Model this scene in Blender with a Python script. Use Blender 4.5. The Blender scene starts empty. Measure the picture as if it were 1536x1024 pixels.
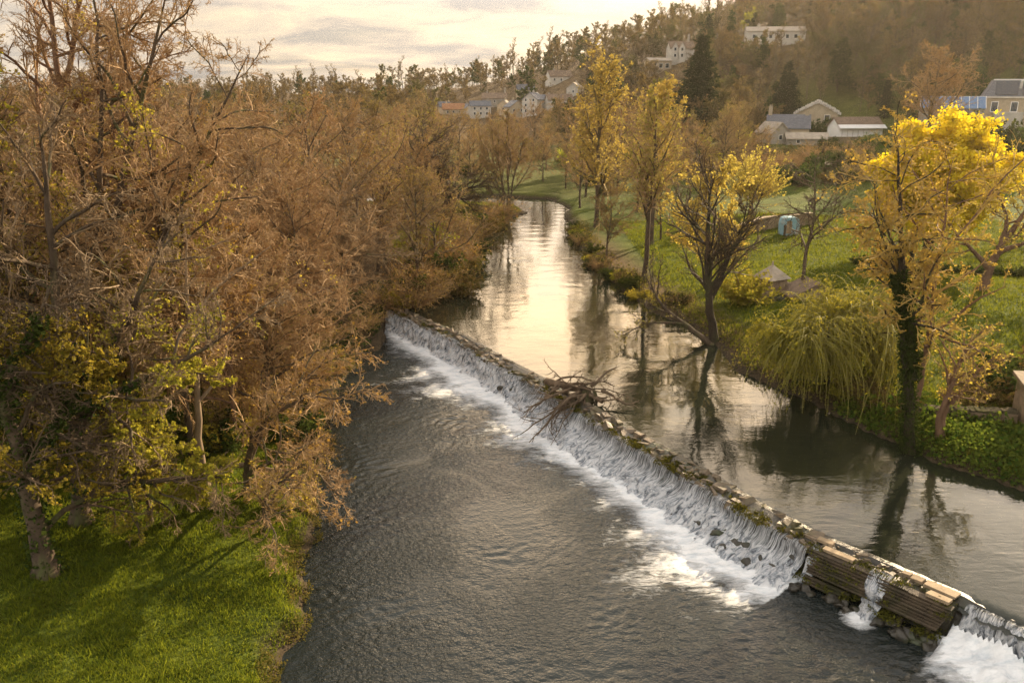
import bpy, math, random
import numpy as np
from mathutils import Vector

rad = math.radians
random.seed(7)
SC = bpy.context.scene
COL = SC.collection

# ------------------------------------------------------------------ small helpers
def tag(o, label=None, cat=None, group=None, kind=None):
    if label: o['label'] = label
    if cat: o['category'] = cat
    if group: o['group'] = group
    if kind: o['kind'] = kind
    return o

def empty(name, loc, rz=0.0, scale=1.0):
    o = bpy.data.objects.new(name, None)
    COL.objects.link(o)
    o.location = loc
    o.rotation_euler = (0, 0, rz)
    o.scale = (scale,) * 3
    o.empty_display_size = 0.3
    return o

def link(name, mesh, parent=None):
    o = bpy.data.objects.new(name, mesh)
    COL.objects.link(o)
    if parent: o.parent = parent
    return o

class MB:
    """collects vertices and faces (numpy) and makes ONE mesh of them"""
    def __init__(s):
        s.V = []; s.F = []; s.n = 0
    def add(s, V, F, mi=0):
        V = np.asarray(V, dtype=np.float64).reshape(-1, 3)
        F = np.asarray(F, dtype=np.int64)
        s.V.append(V); s.F.append((F + s.n, mi)); s.n += len(V)
    def mesh(s, name, mats, smooth=False):
        me = bpy.data.meshes.new(name)
        if not isinstance(mats, (list, tuple)): mats = [mats]
        for m in mats: me.materials.append(m)
        if not s.V: return me
        V = np.concatenate(s.V)
        loops = np.concatenate([f.ravel() for f, _ in s.F]).astype(np.int32)
        tot = np.concatenate([np.full(len(f), f.shape[1]) for f, _ in s.F]).astype(np.int32)
        mi = np.concatenate([np.full(len(f), m) for f, m in s.F]).astype(np.int32)
        start = np.concatenate([[0], np.cumsum(tot)[:-1]]).astype(np.int32)
        me.vertices.add(len(V)); me.vertices.foreach_set('co', V.astype(np.float32).ravel())
        me.loops.add(len(loops)); me.loops.foreach_set('vertex_index', loops)
        me.polygons.add(len(tot)); me.polygons.foreach_set('loop_start', start)
        try: me.polygons.foreach_set('loop_total', tot)
        except Exception: pass
        me.polygons.foreach_set('material_index', mi)
        me.polygons.foreach_set('use_smooth', np.full(len(tot), bool(smooth)))
        me.update(calc_edges=True)
        me.validate()
        return me
    def box(s, c, size, rz=0.0, mi=0, jit=0.0, rng=None, taper=1.0, tilt=(0, 0)):
        sx, sy, sz = [q / 2 for q in size]
        v = np.array([[-sx,-sy,-sz],[sx,-sy,-sz],[sx,sy,-sz],[-sx,sy,-sz],
                      [-sx*taper,-sy*taper,sz],[sx*taper,-sy*taper,sz],[sx*taper,sy*taper,sz],[-sx*taper,sy*taper,sz]])
        if jit and rng is not None: v = v + rng.normal(0, jit, v.shape)
        ca, sa = math.cos(tilt[0]), math.sin(tilt[0])
        v = v @ np.array([[1,0,0],[0,ca,sa],[0,-sa,ca]])
        ca, sa = math.cos(tilt[1]), math.sin(tilt[1])
        v = v @ np.array([[ca,0,-sa],[0,1,0],[sa,0,ca]])
        ca, sa = math.cos(rz), math.sin(rz)
        v = v @ np.array([[ca,sa,0],[-sa,ca,0],[0,0,1]])
        s.add(v + np.asarray(c), [[0,3,2,1],[4,5,6,7],[0,1,5,4],[1,2,6,5],[2,3,7,6],[3,0,4,7]], mi)
    def tubes(s, P, R, S, rng, mi=0):
        P = np.asarray(P); R = np.asarray(R)
        N, K1, _ = P.shape
        T = np.gradient(P, axis=1)
        T /= np.linalg.norm(T, axis=2, keepdims=True) + 1e-9
        ref = rng.normal(0, 1, (N, 1, 3)) + np.array([0.3, 0.2, 0.0])
        t0 = T.mean(axis=1, keepdims=True)
        ref = ref - t0 * (ref * t0).sum(2, keepdims=True)
        a = np.cross(T, ref); a /= np.linalg.norm(a, axis=2, keepdims=True) + 1e-9
        b = np.cross(T, a)
        ang = np.arange(S) * 2 * math.pi / S
        V = P[:, :, None, :] + R[:, :, None, None] * (np.cos(ang)[None, None, :, None] * a[:, :, None, :]
                                                     + np.sin(ang)[None, None, :, None] * b[:, :, None, :])
        base = (np.arange(N) * K1 * S)[:, None, None]
        k = (np.arange(K1 - 1) * S)[None, :, None]
        j = np.arange(S)[None, None, :]; j2 = (j + 1) % S
        F = np.stack([base + k + j, base + k + j2, base + k + S + j2, base + k + S + j], -1).reshape(-1, 4)
        s.add(V.reshape(-1, 3), F, mi)
    def leaves(s, P, size, rng, asp=0.45, mi=0, droop=0.0, up=0.0, sd=0.3):
        P = np.asarray(P); N = len(P)
        a = rng.normal(0, 1, (N, 3)); a[:, 2] = a[:, 2] * 0.7 - droop; a /= np.linalg.norm(a, axis=1, keepdims=True) + 1e-9
        r = rng.normal(0, 1, (N, 3)); r[:, 2] *= (1 - up)
        b = np.cross(a, r); b /= np.linalg.norm(b, axis=1, keepdims=True) + 1e-9
        L = (size * np.exp(rng.normal(0, sd, N)))[:, None]
        n = np.cross(a, b)
        V = np.stack([P, P + a*L*0.5 + b*L*asp + n*L*0.12, P + a*L, P + a*L*0.5 - b*L*asp + n*L*0.12], 1)
        F = np.arange(N * 4).reshape(N, 4)
        s.add(V.reshape(-1, 3), F, mi)

def rock(c, r, seed, rz=0.0, sq=(1.2, 0.95, 0.75)):
    import bmesh
    bm = bmesh.new(); bmesh.ops.create_icosphere(bm, subdivisions=3, radius=1.0)
    V = np.array([v.co for v in bm.verts]); F = np.array([[v.index for v in f.verts] for f in bm.faces]); bm.free()
    rg = np.random.default_rng(seed); n = np.zeros(len(V))
    for k in range(14):
        d = rg.normal(0, 1, 3); d /= np.linalg.norm(d); n -= np.clip(V @ d - rg.uniform(0.55, 0.85), 0, None)*1.0
    for k in range(10):
        d = rg.normal(0, 1, 3)*rg.uniform(2, 7); n += 0.02*np.sin(V @ d + rg.random()*6)
    V = V*(1+n)[:, None]*np.array(sq)*r; ca, sa = math.cos(rz), math.sin(rz)
    return V @ np.array([[ca,sa,0],[-sa,ca,0],[0,0,1]]) + np.asarray(c), F

# lattice value noise
_tab = np.random.default_rng(11).random((256, 256))
def vn(x, y, o=0):
    x = np.asarray(x, float) + o * 17.31; y = np.asarray(y, float) + o * 9.77
    xi = np.floor(x).astype(int); yi = np.floor(y).astype(int)
    fx = x - xi; fy = y - yi
    fx = fx*fx*(3-2*fx); fy = fy*fy*(3-2*fy)
    g = lambda i, j: _tab[(xi+i) & 255, (yi+j) & 255]
    return (g(0,0)*(1-fx)+g(1,0)*fx)*(1-fy) + (g(0,1)*(1-fx)+g(1,1)*fx)*fy
def fbm(x, y, o=0, n=4):
    s = 0; a = 0.5; t = 0
    for i in range(n):
        s = s + a * vn(np.asarray(x)*2**i, np.asarray(y)*2**i, o+i*3); t += a; a *= 0.5
    return s / t
def sst(a, b, x):
    t = np.clip((np.asarray(x, float) - a) / (b - a), 0, 1)
    return t*t*(3-2*t)

# ------------------------------------------------------------------ camera (a real camera on the viaduct, 20 m above the pool)
FPX, PITCH, CAMH = 1250.0, rad(17.0), 20.0
cam = bpy.data.objects.new('camera', bpy.data.cameras.new('camera'))
COL.objects.link(cam)
cam.location = (0, 0, CAMH)
cam.rotation_euler = (rad(90) - PITCH, 0, 0)
cam.data.sensor_width = 36
cam.data.lens = 36 * FPX / 1536
cam.data.clip_start = 0.2
cam.data.clip_end = 6000
SC.camera = cam

def ray(u, v):
    a = (u - 768) / FPX; b = -(v - 512) / FPX
    return np.array([a, math.cos(PITCH) + b*math.sin(PITCH), -math.sin(PITCH) + b*math.cos(PITCH)])
def at_y(u, v, Y):
    d = ray(u, v); t = Y / d[1]
    return (d[0]*t, Y, CAMH + d[2]*t)
def proj(p):
    x, y, z = p[0], p[1], p[2] - CAMH
    dep = y*math.cos(PITCH) - z*math.sin(PITCH)
    up = y*math.sin(PITCH) + z*math.cos(PITCH)
    return 768 + FPX*x/dep, 512 - FPX*up/dep, dep

# ------------------------------------------------------------------ materials
def newmat(name):
    m = bpy.data.materials.new(name); m.use_nodes = True
    nt = m.node_tree; nt.nodes.clear()
    out = nt.nodes.new('ShaderNodeOutputMaterial')
    return m, nt, out
def N(nt, t, **kw):
    n = nt.nodes.new(t)
    for k, v in kw.items():
        if k in n.inputs: n.inputs[k].default_value = v
        else: setattr(n, k, v)
    return n
def rgba(c): return (c[0], c[1], c[2], 1.0)
def mixc(nt, fac, a, b, mode='MIX'):
    n = nt.nodes.new('ShaderNodeMix'); n.data_type = 'RGBA'; n.blend_type = mode
    for sock, val in ((n.inputs[0], fac), (n.inputs[6], a), (n.inputs[7], b)):
        if isinstance(val, (int, float)): sock.default_value = val
        elif isinstance(val, tuple): sock.default_value = rgba(val)
        else: nt.links.new(val, sock)
    return n.outputs[2]
def ramp(nt, fac, stops):
    n = nt.nodes.new('ShaderNodeValToRGB')
    cr = n.color_ramp
    while len(cr.elements) > 1: cr.elements.remove(cr.elements[-1])
    cr.elements[0].position = stops[0][0]; cr.elements[0].color = rgba(stops[0][1])
    for p, c in stops[1:]:
        e = cr.elements.new(p); e.color = rgba(c)
    nt.links.new(fac, n.inputs[0])
    return n.outputs[0]
def math_(nt, op, a, b=None, clamp=False):
    n = nt.nodes.new('ShaderNodeMath'); n.operation = op; n.use_clamp = clamp
    for i, val in enumerate((a, b)):
        if val is None: continue
        if isinstance(val, (int, float)): n.inputs[i].default_value = val
        else: nt.links.new(val, n.inputs[i])
    return n.outputs[0]

def surf(name, c1, c2, scale=3.0, rough=0.85, bump=0.3, bscale=None, c3=None, detail=6, spec=0.2, stretch=None, dist=0.05):
    m, nt, out = newmat(name)
    tc = N(nt, 'ShaderNodeTexCoord')
    co = tc.outputs['Object']
    if stretch:
        mp = N(nt, 'ShaderNodeMapping'); mp.inputs['Scale'].default_value = stretch
        nt.links.new(co, mp.inputs['Vector']); co = mp.outputs[0]
    n1 = N(nt, 'ShaderNodeTexNoise', Scale=scale, Detail=detail, Roughness=0.6); nt.links.new(co, n1.inputs['Vector'])
    f = math_(nt, 'MULTIPLY_ADD', n1.outputs[0], 2.2); 
    nt.nodes[-1].inputs[2].default_value = -0.6; nt.nodes[-1].use_clamp = True
    col = mixc(nt, f, c1, c2)
    if c3:
        n3 = N(nt, 'ShaderNodeTexNoise', Scale=scale*0.37, Detail=4, Roughness=0.65); nt.links.new(co, n3.inputs['Vector'])
        f3 = math_(nt, 'MULTIPLY_ADD', n3.outputs[0], 6.0); nt.nodes[-1].inputs[2].default_value = -3.0; nt.nodes[-1].use_clamp = True
        col = mixc(nt, f3, col, c3)
    oi = N(nt, 'ShaderNodeObjectInfo')
    hv = math_(nt, 'MULTIPLY_ADD', oi.outputs['Random'], 0.3); nt.nodes[-1].inputs[2].default_value = 0.85
    hs = N(nt, 'ShaderNodeHueSaturation'); nt.links.new(col, hs.inputs['Color']); nt.links.new(hv, hs.inputs['Value'])
    p = N(nt, 'ShaderNodeBsdfPrincipled', Roughness=rough)
    p.inputs['Specular IOR Level'].default_value = spec
    nt.links.new(hs.outputs[0], p.inputs['Base Color'])
    if bump:
        n2 = N(nt, 'ShaderNodeTexNoise', Scale=bscale or scale*3, Detail=5, Roughness=0.65); nt.links.new(co, n2.inputs['Vector'])
        b = N(nt, 'ShaderNodeBump', Strength=bump, Distance=dist); nt.links.new(n2.outputs[0], b.inputs['Height'])
        nt.links.new(b.outputs[0], p.inputs['Normal'])
    nt.links.new(p.outputs[0], out.inputs[0])
    return m

def leafmat(name, c1, c2, tr=0.5, boost=1.0, var=0.25):
    m, nt, out = newmat(name)
    g = N(nt, 'ShaderNodeNewGeometry'); oi = N(nt, 'ShaderNodeObjectInfo')
    col = mixc(nt, g.outputs['Random Per Island'], c1, c2)
    hv = math_(nt, 'MULTIPLY_ADD', oi.outputs['Random'], 2*var); nt.nodes[-1].inputs[2].default_value = 1 - var
    hh = math_(nt, 'MULTIPLY_ADD', oi.outputs['Random'], 0.04); nt.nodes[-1].inputs[2].default_value = 0.48
    hs = N(nt, 'ShaderNodeHueSaturation'); nt.links.new(col, hs.inputs['Color']); nt.links.new(hv, hs.inputs['Value']); nt.links.new(hh, hs.inputs['Hue'])
    d = N(nt, 'ShaderNodeBsdfDiffuse'); t = N(nt, 'ShaderNodeBsdfTranslucent')
    nt.links.new(hs.outputs[0], d.inputs['Color'])
    tc = mixc(nt, 1.0, hs.outputs[0], (boost, boost*0.97, boost*0.7), 'MULTIPLY')
    nt.links.new(tc, t.inputs['Color'])
    mx = N(nt, 'ShaderNodeMixShader'); mx.inputs[0].default_value = tr
    nt.links.new(d.outputs[0], mx.inputs[1]); nt.links.new(t.outputs[0], mx.inputs[2])
    nt.links.new(mx.outputs[0], out.inputs[0])
    return m

M = {}
M['bark'] = surf('bark', (0.05,0.036,0.025), (0.14,0.10,0.065), 2.5, 0.9, 0.6, 9, (0.10,0.105,0.04), stretch=(1,1,0.35))
M['bark_pale'] = surf('bark_pale', (0.13,0.095,0.06), (0.30,0.22,0.14), 2.5, 0.9, 0.5, 9, stretch=(1,1,0.35))
M['bark_dark'] = surf('bark_dark', (0.025,0.02,0.015), (0.075,0.055,0.035), 2.5, 0.9, 0.6, 9, (0.06,0.06,0.025), stretch=(1,1,0.35))
M['bark_red'] = surf('bark_red', (0.10,0.06,0.035), (0.22,0.13,0.08), 2.5, 0.9, 0.5, 9, stretch=(1,1,0.35))
def twigmat(name, c1, c2): return surf(name, c1, c2, 1.2, 0.75, 0, None, spec=0.3, detail=2)
M['twig'] = twigmat('twig', (0.22,0.132,0.058), (0.41,0.265,0.125))
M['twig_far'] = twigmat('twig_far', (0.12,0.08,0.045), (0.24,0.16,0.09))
M['twig_dark'] = twigmat('twig_dark', (0.055,0.036,0.022), (0.13,0.085,0.045))
M['twig_gold'] = twigmat('twig_gold', (0.30,0.20,0.06), (0.48,0.33,0.09))
M['twig_willow'] = twigmat('twig_willow', (0.20,0.18,0.04), (0.34,0.30,0.07))
M['twig_grey'] = twigmat('twig_grey', (0.15,0.10,0.052), (0.30,0.205,0.11))
M['bud'] = leafmat('bud', (0.27,0.175,0.06), (0.44,0.30,0.10), 0.45, 1.1)
M['bud_olive'] = leafmat('bud_olive', (0.19,0.165,0.05), (0.34,0.27,0.075), 0.45, 1.1)
M['leaf_spring'] = leafmat('leaf_spring', (0.22,0.215,0.03), (0.46,0.39,0.06), 0.5, 1.2)
M['leaf_gold'] = leafmat('leaf_gold', (0.50,0.37,0.018), (0.74,0.57,0.04), 0.5, 1.2)
M['leaf_amber'] = leafmat('leaf_amber', (0.30,0.205,0.05), (0.47,0.345,0.085), 0.5, 1.2)
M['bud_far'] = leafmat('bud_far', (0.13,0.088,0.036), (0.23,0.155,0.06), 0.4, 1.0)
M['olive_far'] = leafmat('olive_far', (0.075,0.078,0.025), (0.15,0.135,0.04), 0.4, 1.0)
M['leaf_honey'] = leafmat('leaf_honey', (0.30,0.215,0.045), (0.50,0.37,0.085), 0.5, 1.2)
M['leaf_poplar'] = leafmat('leaf_poplar', (0.34,0.25,0.065), (0.54,0.42,0.12), 0.5, 1.2)
M['leaf_willow'] = leafmat('leaf_willow', (0.22,0.235,0.03), (0.42,0.39,0.055), 0.5, 1.2)
M['leaf_ivy'] = leafmat('leaf_ivy', (0.025,0.045,0.012), (0.07,0.095,0.022), 0.25, 1.0)
M['leaf_hedge'] = leafmat('leaf_hedge', (0.03,0.05,0.015), (0.09,0.11,0.025), 0.3, 1.0)
M['needle'] = leafmat('needle', (0.022,0.034,0.014), (0.055,0.065,0.024), 0.2, 1.0)
M['grass_blade'] = leafmat('grass_blade', (0.058,0.085,0.012), (0.19,0.20,0.02), 0.5, 1.4)
M['herb'] = leafmat('herb', (0.045,0.075,0.014), (0.14,0.155,0.025), 0.4, 1.15)
M['bramble'] = leafmat('bramble', (0.07,0.07,0.02), (0.18,0.13,0.04), 0.35, 1.0)
M['stone'] = surf('weir_stone', (0.06,0.045,0.03), (0.25,0.185,0.12), 1.6, 0.6, 0.8, 7, (0.075,0.07,0.022), spec=0.5)
M['stone_dark'] = surf('wet_stone', (0.018,0.016,0.012), (0.065,0.055,0.04), 2.2, 0.35, 0.8, 6, (0.03,0.04,0.012), spec=0.5)
M['stone_wall'] = surf('wall_stone', (0.16,0.115,0.075), (0.34,0.25,0.17), 2.0, 0.9, 0.7, 8, (0.12,0.11,0.05))
M['cope'] = surf('mossy_coping', (0.05,0.045,0.03), (0.15,0.125,0.08), 3.0, 1.0, 0.5, 9, (0.06,0.065,0.02), spec=0.02)
M['slab'] = surf('stone_slab', (0.20,0.145,0.09), (0.38,0.29,0.19), 2.0, 0.8, 0.3, 14)
M['timber'] = surf('wet_timber', (0.035,0.027,0.018), (0.13,0.095,0.06), 1.5, 0.6, 0.4, 12, (0.035,0.035,0.015), stretch=(1,1,1), spec=0.4)
M['moss'] = leafmat('moss', (0.05,0.05,0.014), (0.13,0.115,0.022), 0.35, 1.0)
M['wood_grey'] = surf('driftwood', (0.07,0.05,0.032), (0.20,0.14,0.09), 3, 0.8, 0.5, 12)
# ------------------------------------------------------------------ river outline and terrain
WPOLY = np.array([(-8,0),(-8.2,24.5),(-8.1,26.8),(-8.6,30.3),(-9.7,36.1),(-10.6,41.8),(-11.8,49.7),(-11.9,57.4),(-11.2,63.1),(-10.6,68.2),
    (-7.6,69.2),(-6.8,72),(-5,77.9),(-5.4,85.6),(-5.3,96.9),(-3.8,108.8),(-0.8,117.4),(2,124),(1,129),(-8,133),(-45,137),(-45,149),
    (-5,144),(6,140),(8.6,130),(7.7,117.4),(7.5,101.4),(8.9,82.3),(12,66.8),(14.3,61),(14.8,54.5),(15.5,50.4),(18.7,44.2),(21.2,38.4),
    (23.9,35.2),(33,24),(56,-4),(56,-30),(-8,-30)], float)
_K = 1.028
WPOLY[9:-3] *= _K
CREST = _K*np.array([(-10.8,70.8),(-6.9,64.8),(-3.4,60.1),(-0.8,55.2),(1.4,51.7),(3.3,48.4),(5.1,44.9),(6.9,41.7),(9.5,37.1),(11.3,33.6),
    (13,31.0),(14.9,28.9),(16.8,26.7),(18.3,24.9),(21,21.5),(26,15.2),(34,5),(44,-8)], float)
ZL, ZU = 0.0, 1.5

def seg_dist(x, y, A, closed):
    n = len(A); best = np.full(np.shape(x), 1e9); side = np.zeros(np.shape(x))
    for i in range(n if closed else n - 1):
        a = A[i]; b = A[(i+1) % n]; e = b - a; L2 = (e*e).sum()
        t = np.clip(((x-a[0])*e[0] + (y-a[1])*e[1]) / L2, 0, 1)
        dx = x - a[0] - t*e[0]; dy = y - a[1] - t*e[1]
        d = np.sqrt(dx*dx + dy*dy)
        s = np.sign(-(e[1]*(x-a[0]) - e[0]*(y-a[1])))
        m = d < best; best = np.where(m, d, best); side = np.where(m, s, side)
    return best, side
def inside(x, y, A):
    c = np.zeros(np.shape(x), bool); n = len(A); j = n - 1
    for i in range(n):
        xi, yi = A[i]; xj, yj = A[j]
        if yi != yj:
            c ^= ((yi > y) != (yj > y)) & (x < (xj-xi)*(y-yi)/(yj-yi) + xi)
        j = i
    return c
def weir_d(x, y):            # signed distance to the crest line, positive upstream
    d, s = seg_dist(x, y, CREST, False)
    return d * s
def bank_d(x, y):            # signed distance to the water's edge, positive on land
    d, _ = seg_dist(x, y, WPOLY, True)
    d = np.where(inside(x, y, WPOLY), -d, d)
    return d + (fbm(np.asarray(x)/2.2, np.asarray(y)/2.2, 3, 3) - 0.5) * 1.3

# building spots: (u, v of base, distance) in the photo turned into points on the land
PADS = {}
def pad(name, u, v, Y): PADS[name] = at_y(u, v, Y)
pad('mill', 1530, 205, 178); pad('hall', 1222, 199, 228); pad('shed', 1280, 213, 205); pad('cottage', 1180, 208, 208)
pad('spruce', 1045, 212, 200); pad('gables', 1020, 83, 352); pad('longwhite', 1160, 74, 330); pad('garden', 986, 110, 345)
pad('upper', 838, 131, 420); pad('v1', 680, 163, 392); pad('v2', 720, 168, 375); pad('v3', 772, 172, 368); pad('v4', 800, 176, 362)
pad('v5', 838, 179, 360); pad('v6', 742, 150, 410); pad('roundtree', 1390, 215, 152); pad('ridge1', 590, 140, 560); pad('ridge2', 700, 126, 560); pad('ridge3', 800, 104, 540); pad('ridge5', 890, 92, 500)
pad('ridge0', 470, 143, 640); pad('terr', 1165, 262, 150); pad('ridge4', 960, 72, 460); pad('right1', 1536, 225, 150); pad('blue', 1180, 352, 96); pad('meadow1', 1420, 400, 84)
pad('meadow2', 1470, 440, 69); pad('golden', 1110, 322, 108)

def base_h(x, y):
    x = np.asarray(x, float); y = np.asarray(y, float)
    q = 0.89*x + 0.46*y
    d = q - 168
    amp = 0.42 + 0.58*sst(-40, 90, x) + 0.9*sst(120, 260, x)
    z = 3.0 + 4.0*sst(85, 168, q) * sst(-60, 60, x)
    z = z + 55*amp*(1 - np.exp(-np.clip(d, 0, None)/85))
    z = z - 26*sst(470, 720, y)*sst(260, 80, x)*sst(0, 60, d)
    z = z + 10*sst(420, 800, y)*sst(100, -100, x)
    return z
_px = np.array([p[0] for p in PADS.values()]); _py = np.array([p[1] for p in PADS.values()]); _pz = np.array([p[2] for p in PADS.values()])
_pd = _pz - base_h(_px, _py)
_pr = np.clip(_py * 0.075, 7, 45)
def ground(x, y):
    x = np.asarray(x, float); y = np.asarray(y, float)
    z = base_h(x, y)
    W = 0; D = 0
    for px, py, pdz, pr in zip(_px, _py, _pd, _pr):
        w = np.exp(-((x-px)**2 + (y-py)**2) / (2*pr*pr)); w = np.where(w < 1e-4, 0, w)
        W = W + w; D = D + w*pdz
    z = z + D / np.maximum(1.0, W)
    rough = (fbm(x/9, y/9, 5, 4) - 0.5)
    z = z + rough * (0.5 + 3.0*sst(150, 300, y))
    d = bank_d(x, y); sw = weir_d(x, y)
    wl = ZL + (ZU - ZL)*sst(-7.5, -0.5, sw)
    left_low = wl + 0.75*sst(-0.2, 1.4, d) + 0.5*sst(1, 9, d) + np.clip(d-3, 0, None)*0.035 + 0.3*rough
    right_bk = wl + 0.7*sst(-0.2, 1.6, d) + 0.35*sst(2, 7, d) + 0.25*rough
    bankz = np.where(sw < -1.5, left_low, right_bk)
    far = sst(3, 34, d)
    land = bankz*(1-far) + z*far
    wli = np.where(sw > 0.4, ZU, ZL)
    bed = wli - 0.25 - 1.2*sst(0, -3, d)
    return np.where(d > -0.2, land, np.minimum(bed, land))
def gz(x, y): return float(ground(np.array([x]), np.array([y]))[0])
def on(u, v, it=60):        # the point of the land seen at a pixel of the photograph
    d = ray(u, v); t0 = 8.0
    ts = np.linspace(8, 900, 4000)
    X = d[0]*ts; Y = d[1]*ts; Z = CAMH + d[2]*ts
    g = ground(X, Y)
    k = np.argmax(Z < np.maximum(g, 0))
    return float(X[k]), float(Y[k]), float(g[k])

def axis(a, b, step, lo, hi, g=1.12):
    c = list(np.arange(a, b + 1e-6, step)); s = step; p = b
    while p < hi: s = min(s*g, 60); p += s; c.append(p)
    s = step; p = a; pre = []
    while p > lo: s = min(s*g, 60); p -= s; pre.append(p)
    return np.array(pre[::-1] + c)
gx = axis(-40, 62, 0.45, -1250, 1250); gy = axis(14, 150, 0.45, -120, 1500)
GX, GY = np.meshgrid(gx, gy, indexing='xy')
GZ = ground(GX, GY)
nearm = sst(150, 90, GY)
GZ = GZ + nearm*(bank_d(GX, GY) > 0.3) * (fbm(GX/0.9, GY/0.9, 8, 3) - 0.5) * 0.22
def gridfaces(nx, ny):
    i = np.arange(nx-1)[None, :]; j = np.arange(ny-1)[:, None]
    a = j*nx + i
    return np.stack([a, a+1, a+nx+1, a+nx], -1).reshape(-1, 4)
mb = MB(); mb.add(np.stack([GX, GY, GZ], -1).reshape(-1, 3), gridfaces(len(gx), len(gy)))

def ground_material():
    m, nt, out = newmat('ground')
    tc = N(nt, 'ShaderNodeTexCoord'); at = N(nt, 'ShaderNodeAttribute', attribute_name='zone')
    sep = N(nt, 'ShaderNodeSeparateColor'); nt.links.new(at.outputs['Color'], sep.inputs[0])
    n1 = N(nt, 'ShaderNodeTexNoise', Scale=0.35, Detail=8, Roughness=0.65); nt.links.new(tc.outputs['Object'], n1.inputs['Vector'])
    n2 = N(nt, 'ShaderNodeTexNoise', Scale=5.0, Detail=5, Roughness=0.7); nt.links.new(tc.outputs['Object'], n2.inputs['Vector'])
    g = ramp(nt, n1.outputs[0], [(0.3, (0.045,0.062,0.013)), (0.5, (0.075,0.10,0.017)), (0.7, (0.12,0.135,0.022))])
    g2 = ramp(nt, n2.outputs[0], [(0.3, (0.45,0.5,0.4)), (0.65, (1.25,1.2,1.0))])
    g = mixc(nt, 1.0, g, g2, 'MULTIPLY')
    lit = ramp(nt, n2.outputs[0], [(0.3, (0.035,0.024,0.014)), (0.5, (0.10,0.062,0.03)), (0.7, (0.15,0.11,0.045))])
    mud = ramp(nt, n2.outputs[0], [(0.3, (0.022,0.018,0.012)), (0.6, (0.075,0.055,0.033)), (0.75, (0.13,0.10,0.065))])
    c = mixc(nt, sep.outputs[0], g, lit); c = mixc(nt, sep.outputs[1], c, mud)
    p = N(nt, 'ShaderNodeBsdfPrincipled', Roughness=0.95); p.inputs['Specular IOR Level'].default_value = 0.1
    nt.links.new(c, p.inputs['Base Color'])
    b = N(nt, 'ShaderNodeBump', Strength=0.8, Distance=0.12); nt.links.new(n2.outputs[0], b.inputs['Height']); nt.links.new(b.outputs[0], p.inputs['Normal'])
    nt.links.new(p.outputs[0], out.inputs[0])
    return m
me = mb.mesh('ground', ground_material(), True)
BD = bank_d(GX, GY)
meadow = sst(10, 14, GX - np.interp(GY, [20,40,60,80,110,130], [20,14,7,2,-2,-4])) * sst(150, 120, GY) * sst(62, 45, GX - 0.2*GY)
leftlawn = sst(-30, -24, GX)*sst(52, 44, GY)*(GX < 0)
pen = sst(9, 4, np.hypot(GX+3.5, (GY-125)/1.3))
litter = np.clip(1 - np.maximum(np.maximum(meadow, leftlawn), pen), 0, 1)
litter = litter*(1 - 0.75*sst(112, 140, GY)*sst(300, 220, GY)*sst(-90, -50, GX))
litter = np.clip(litter*1.0 + (fbm(GX/4, GY/4, 9, 3)-0.62)*0.8*(meadow+leftlawn), 0, 1)
mudm = sst(1.3, 0.3, BD + (fbm(GX/1.1, GY/1.1, 4, 3)-0.5)*1.0)
ca = me.color_attributes.new('zone', 'FLOAT_COLOR', 'POINT')
ca.data.foreach_set('color', np.stack([litter, mudm, mudm*0, mudm*0+1], -1).astype(np.float32).ravel())
tag(link('ground', me), kind='structure')

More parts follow.
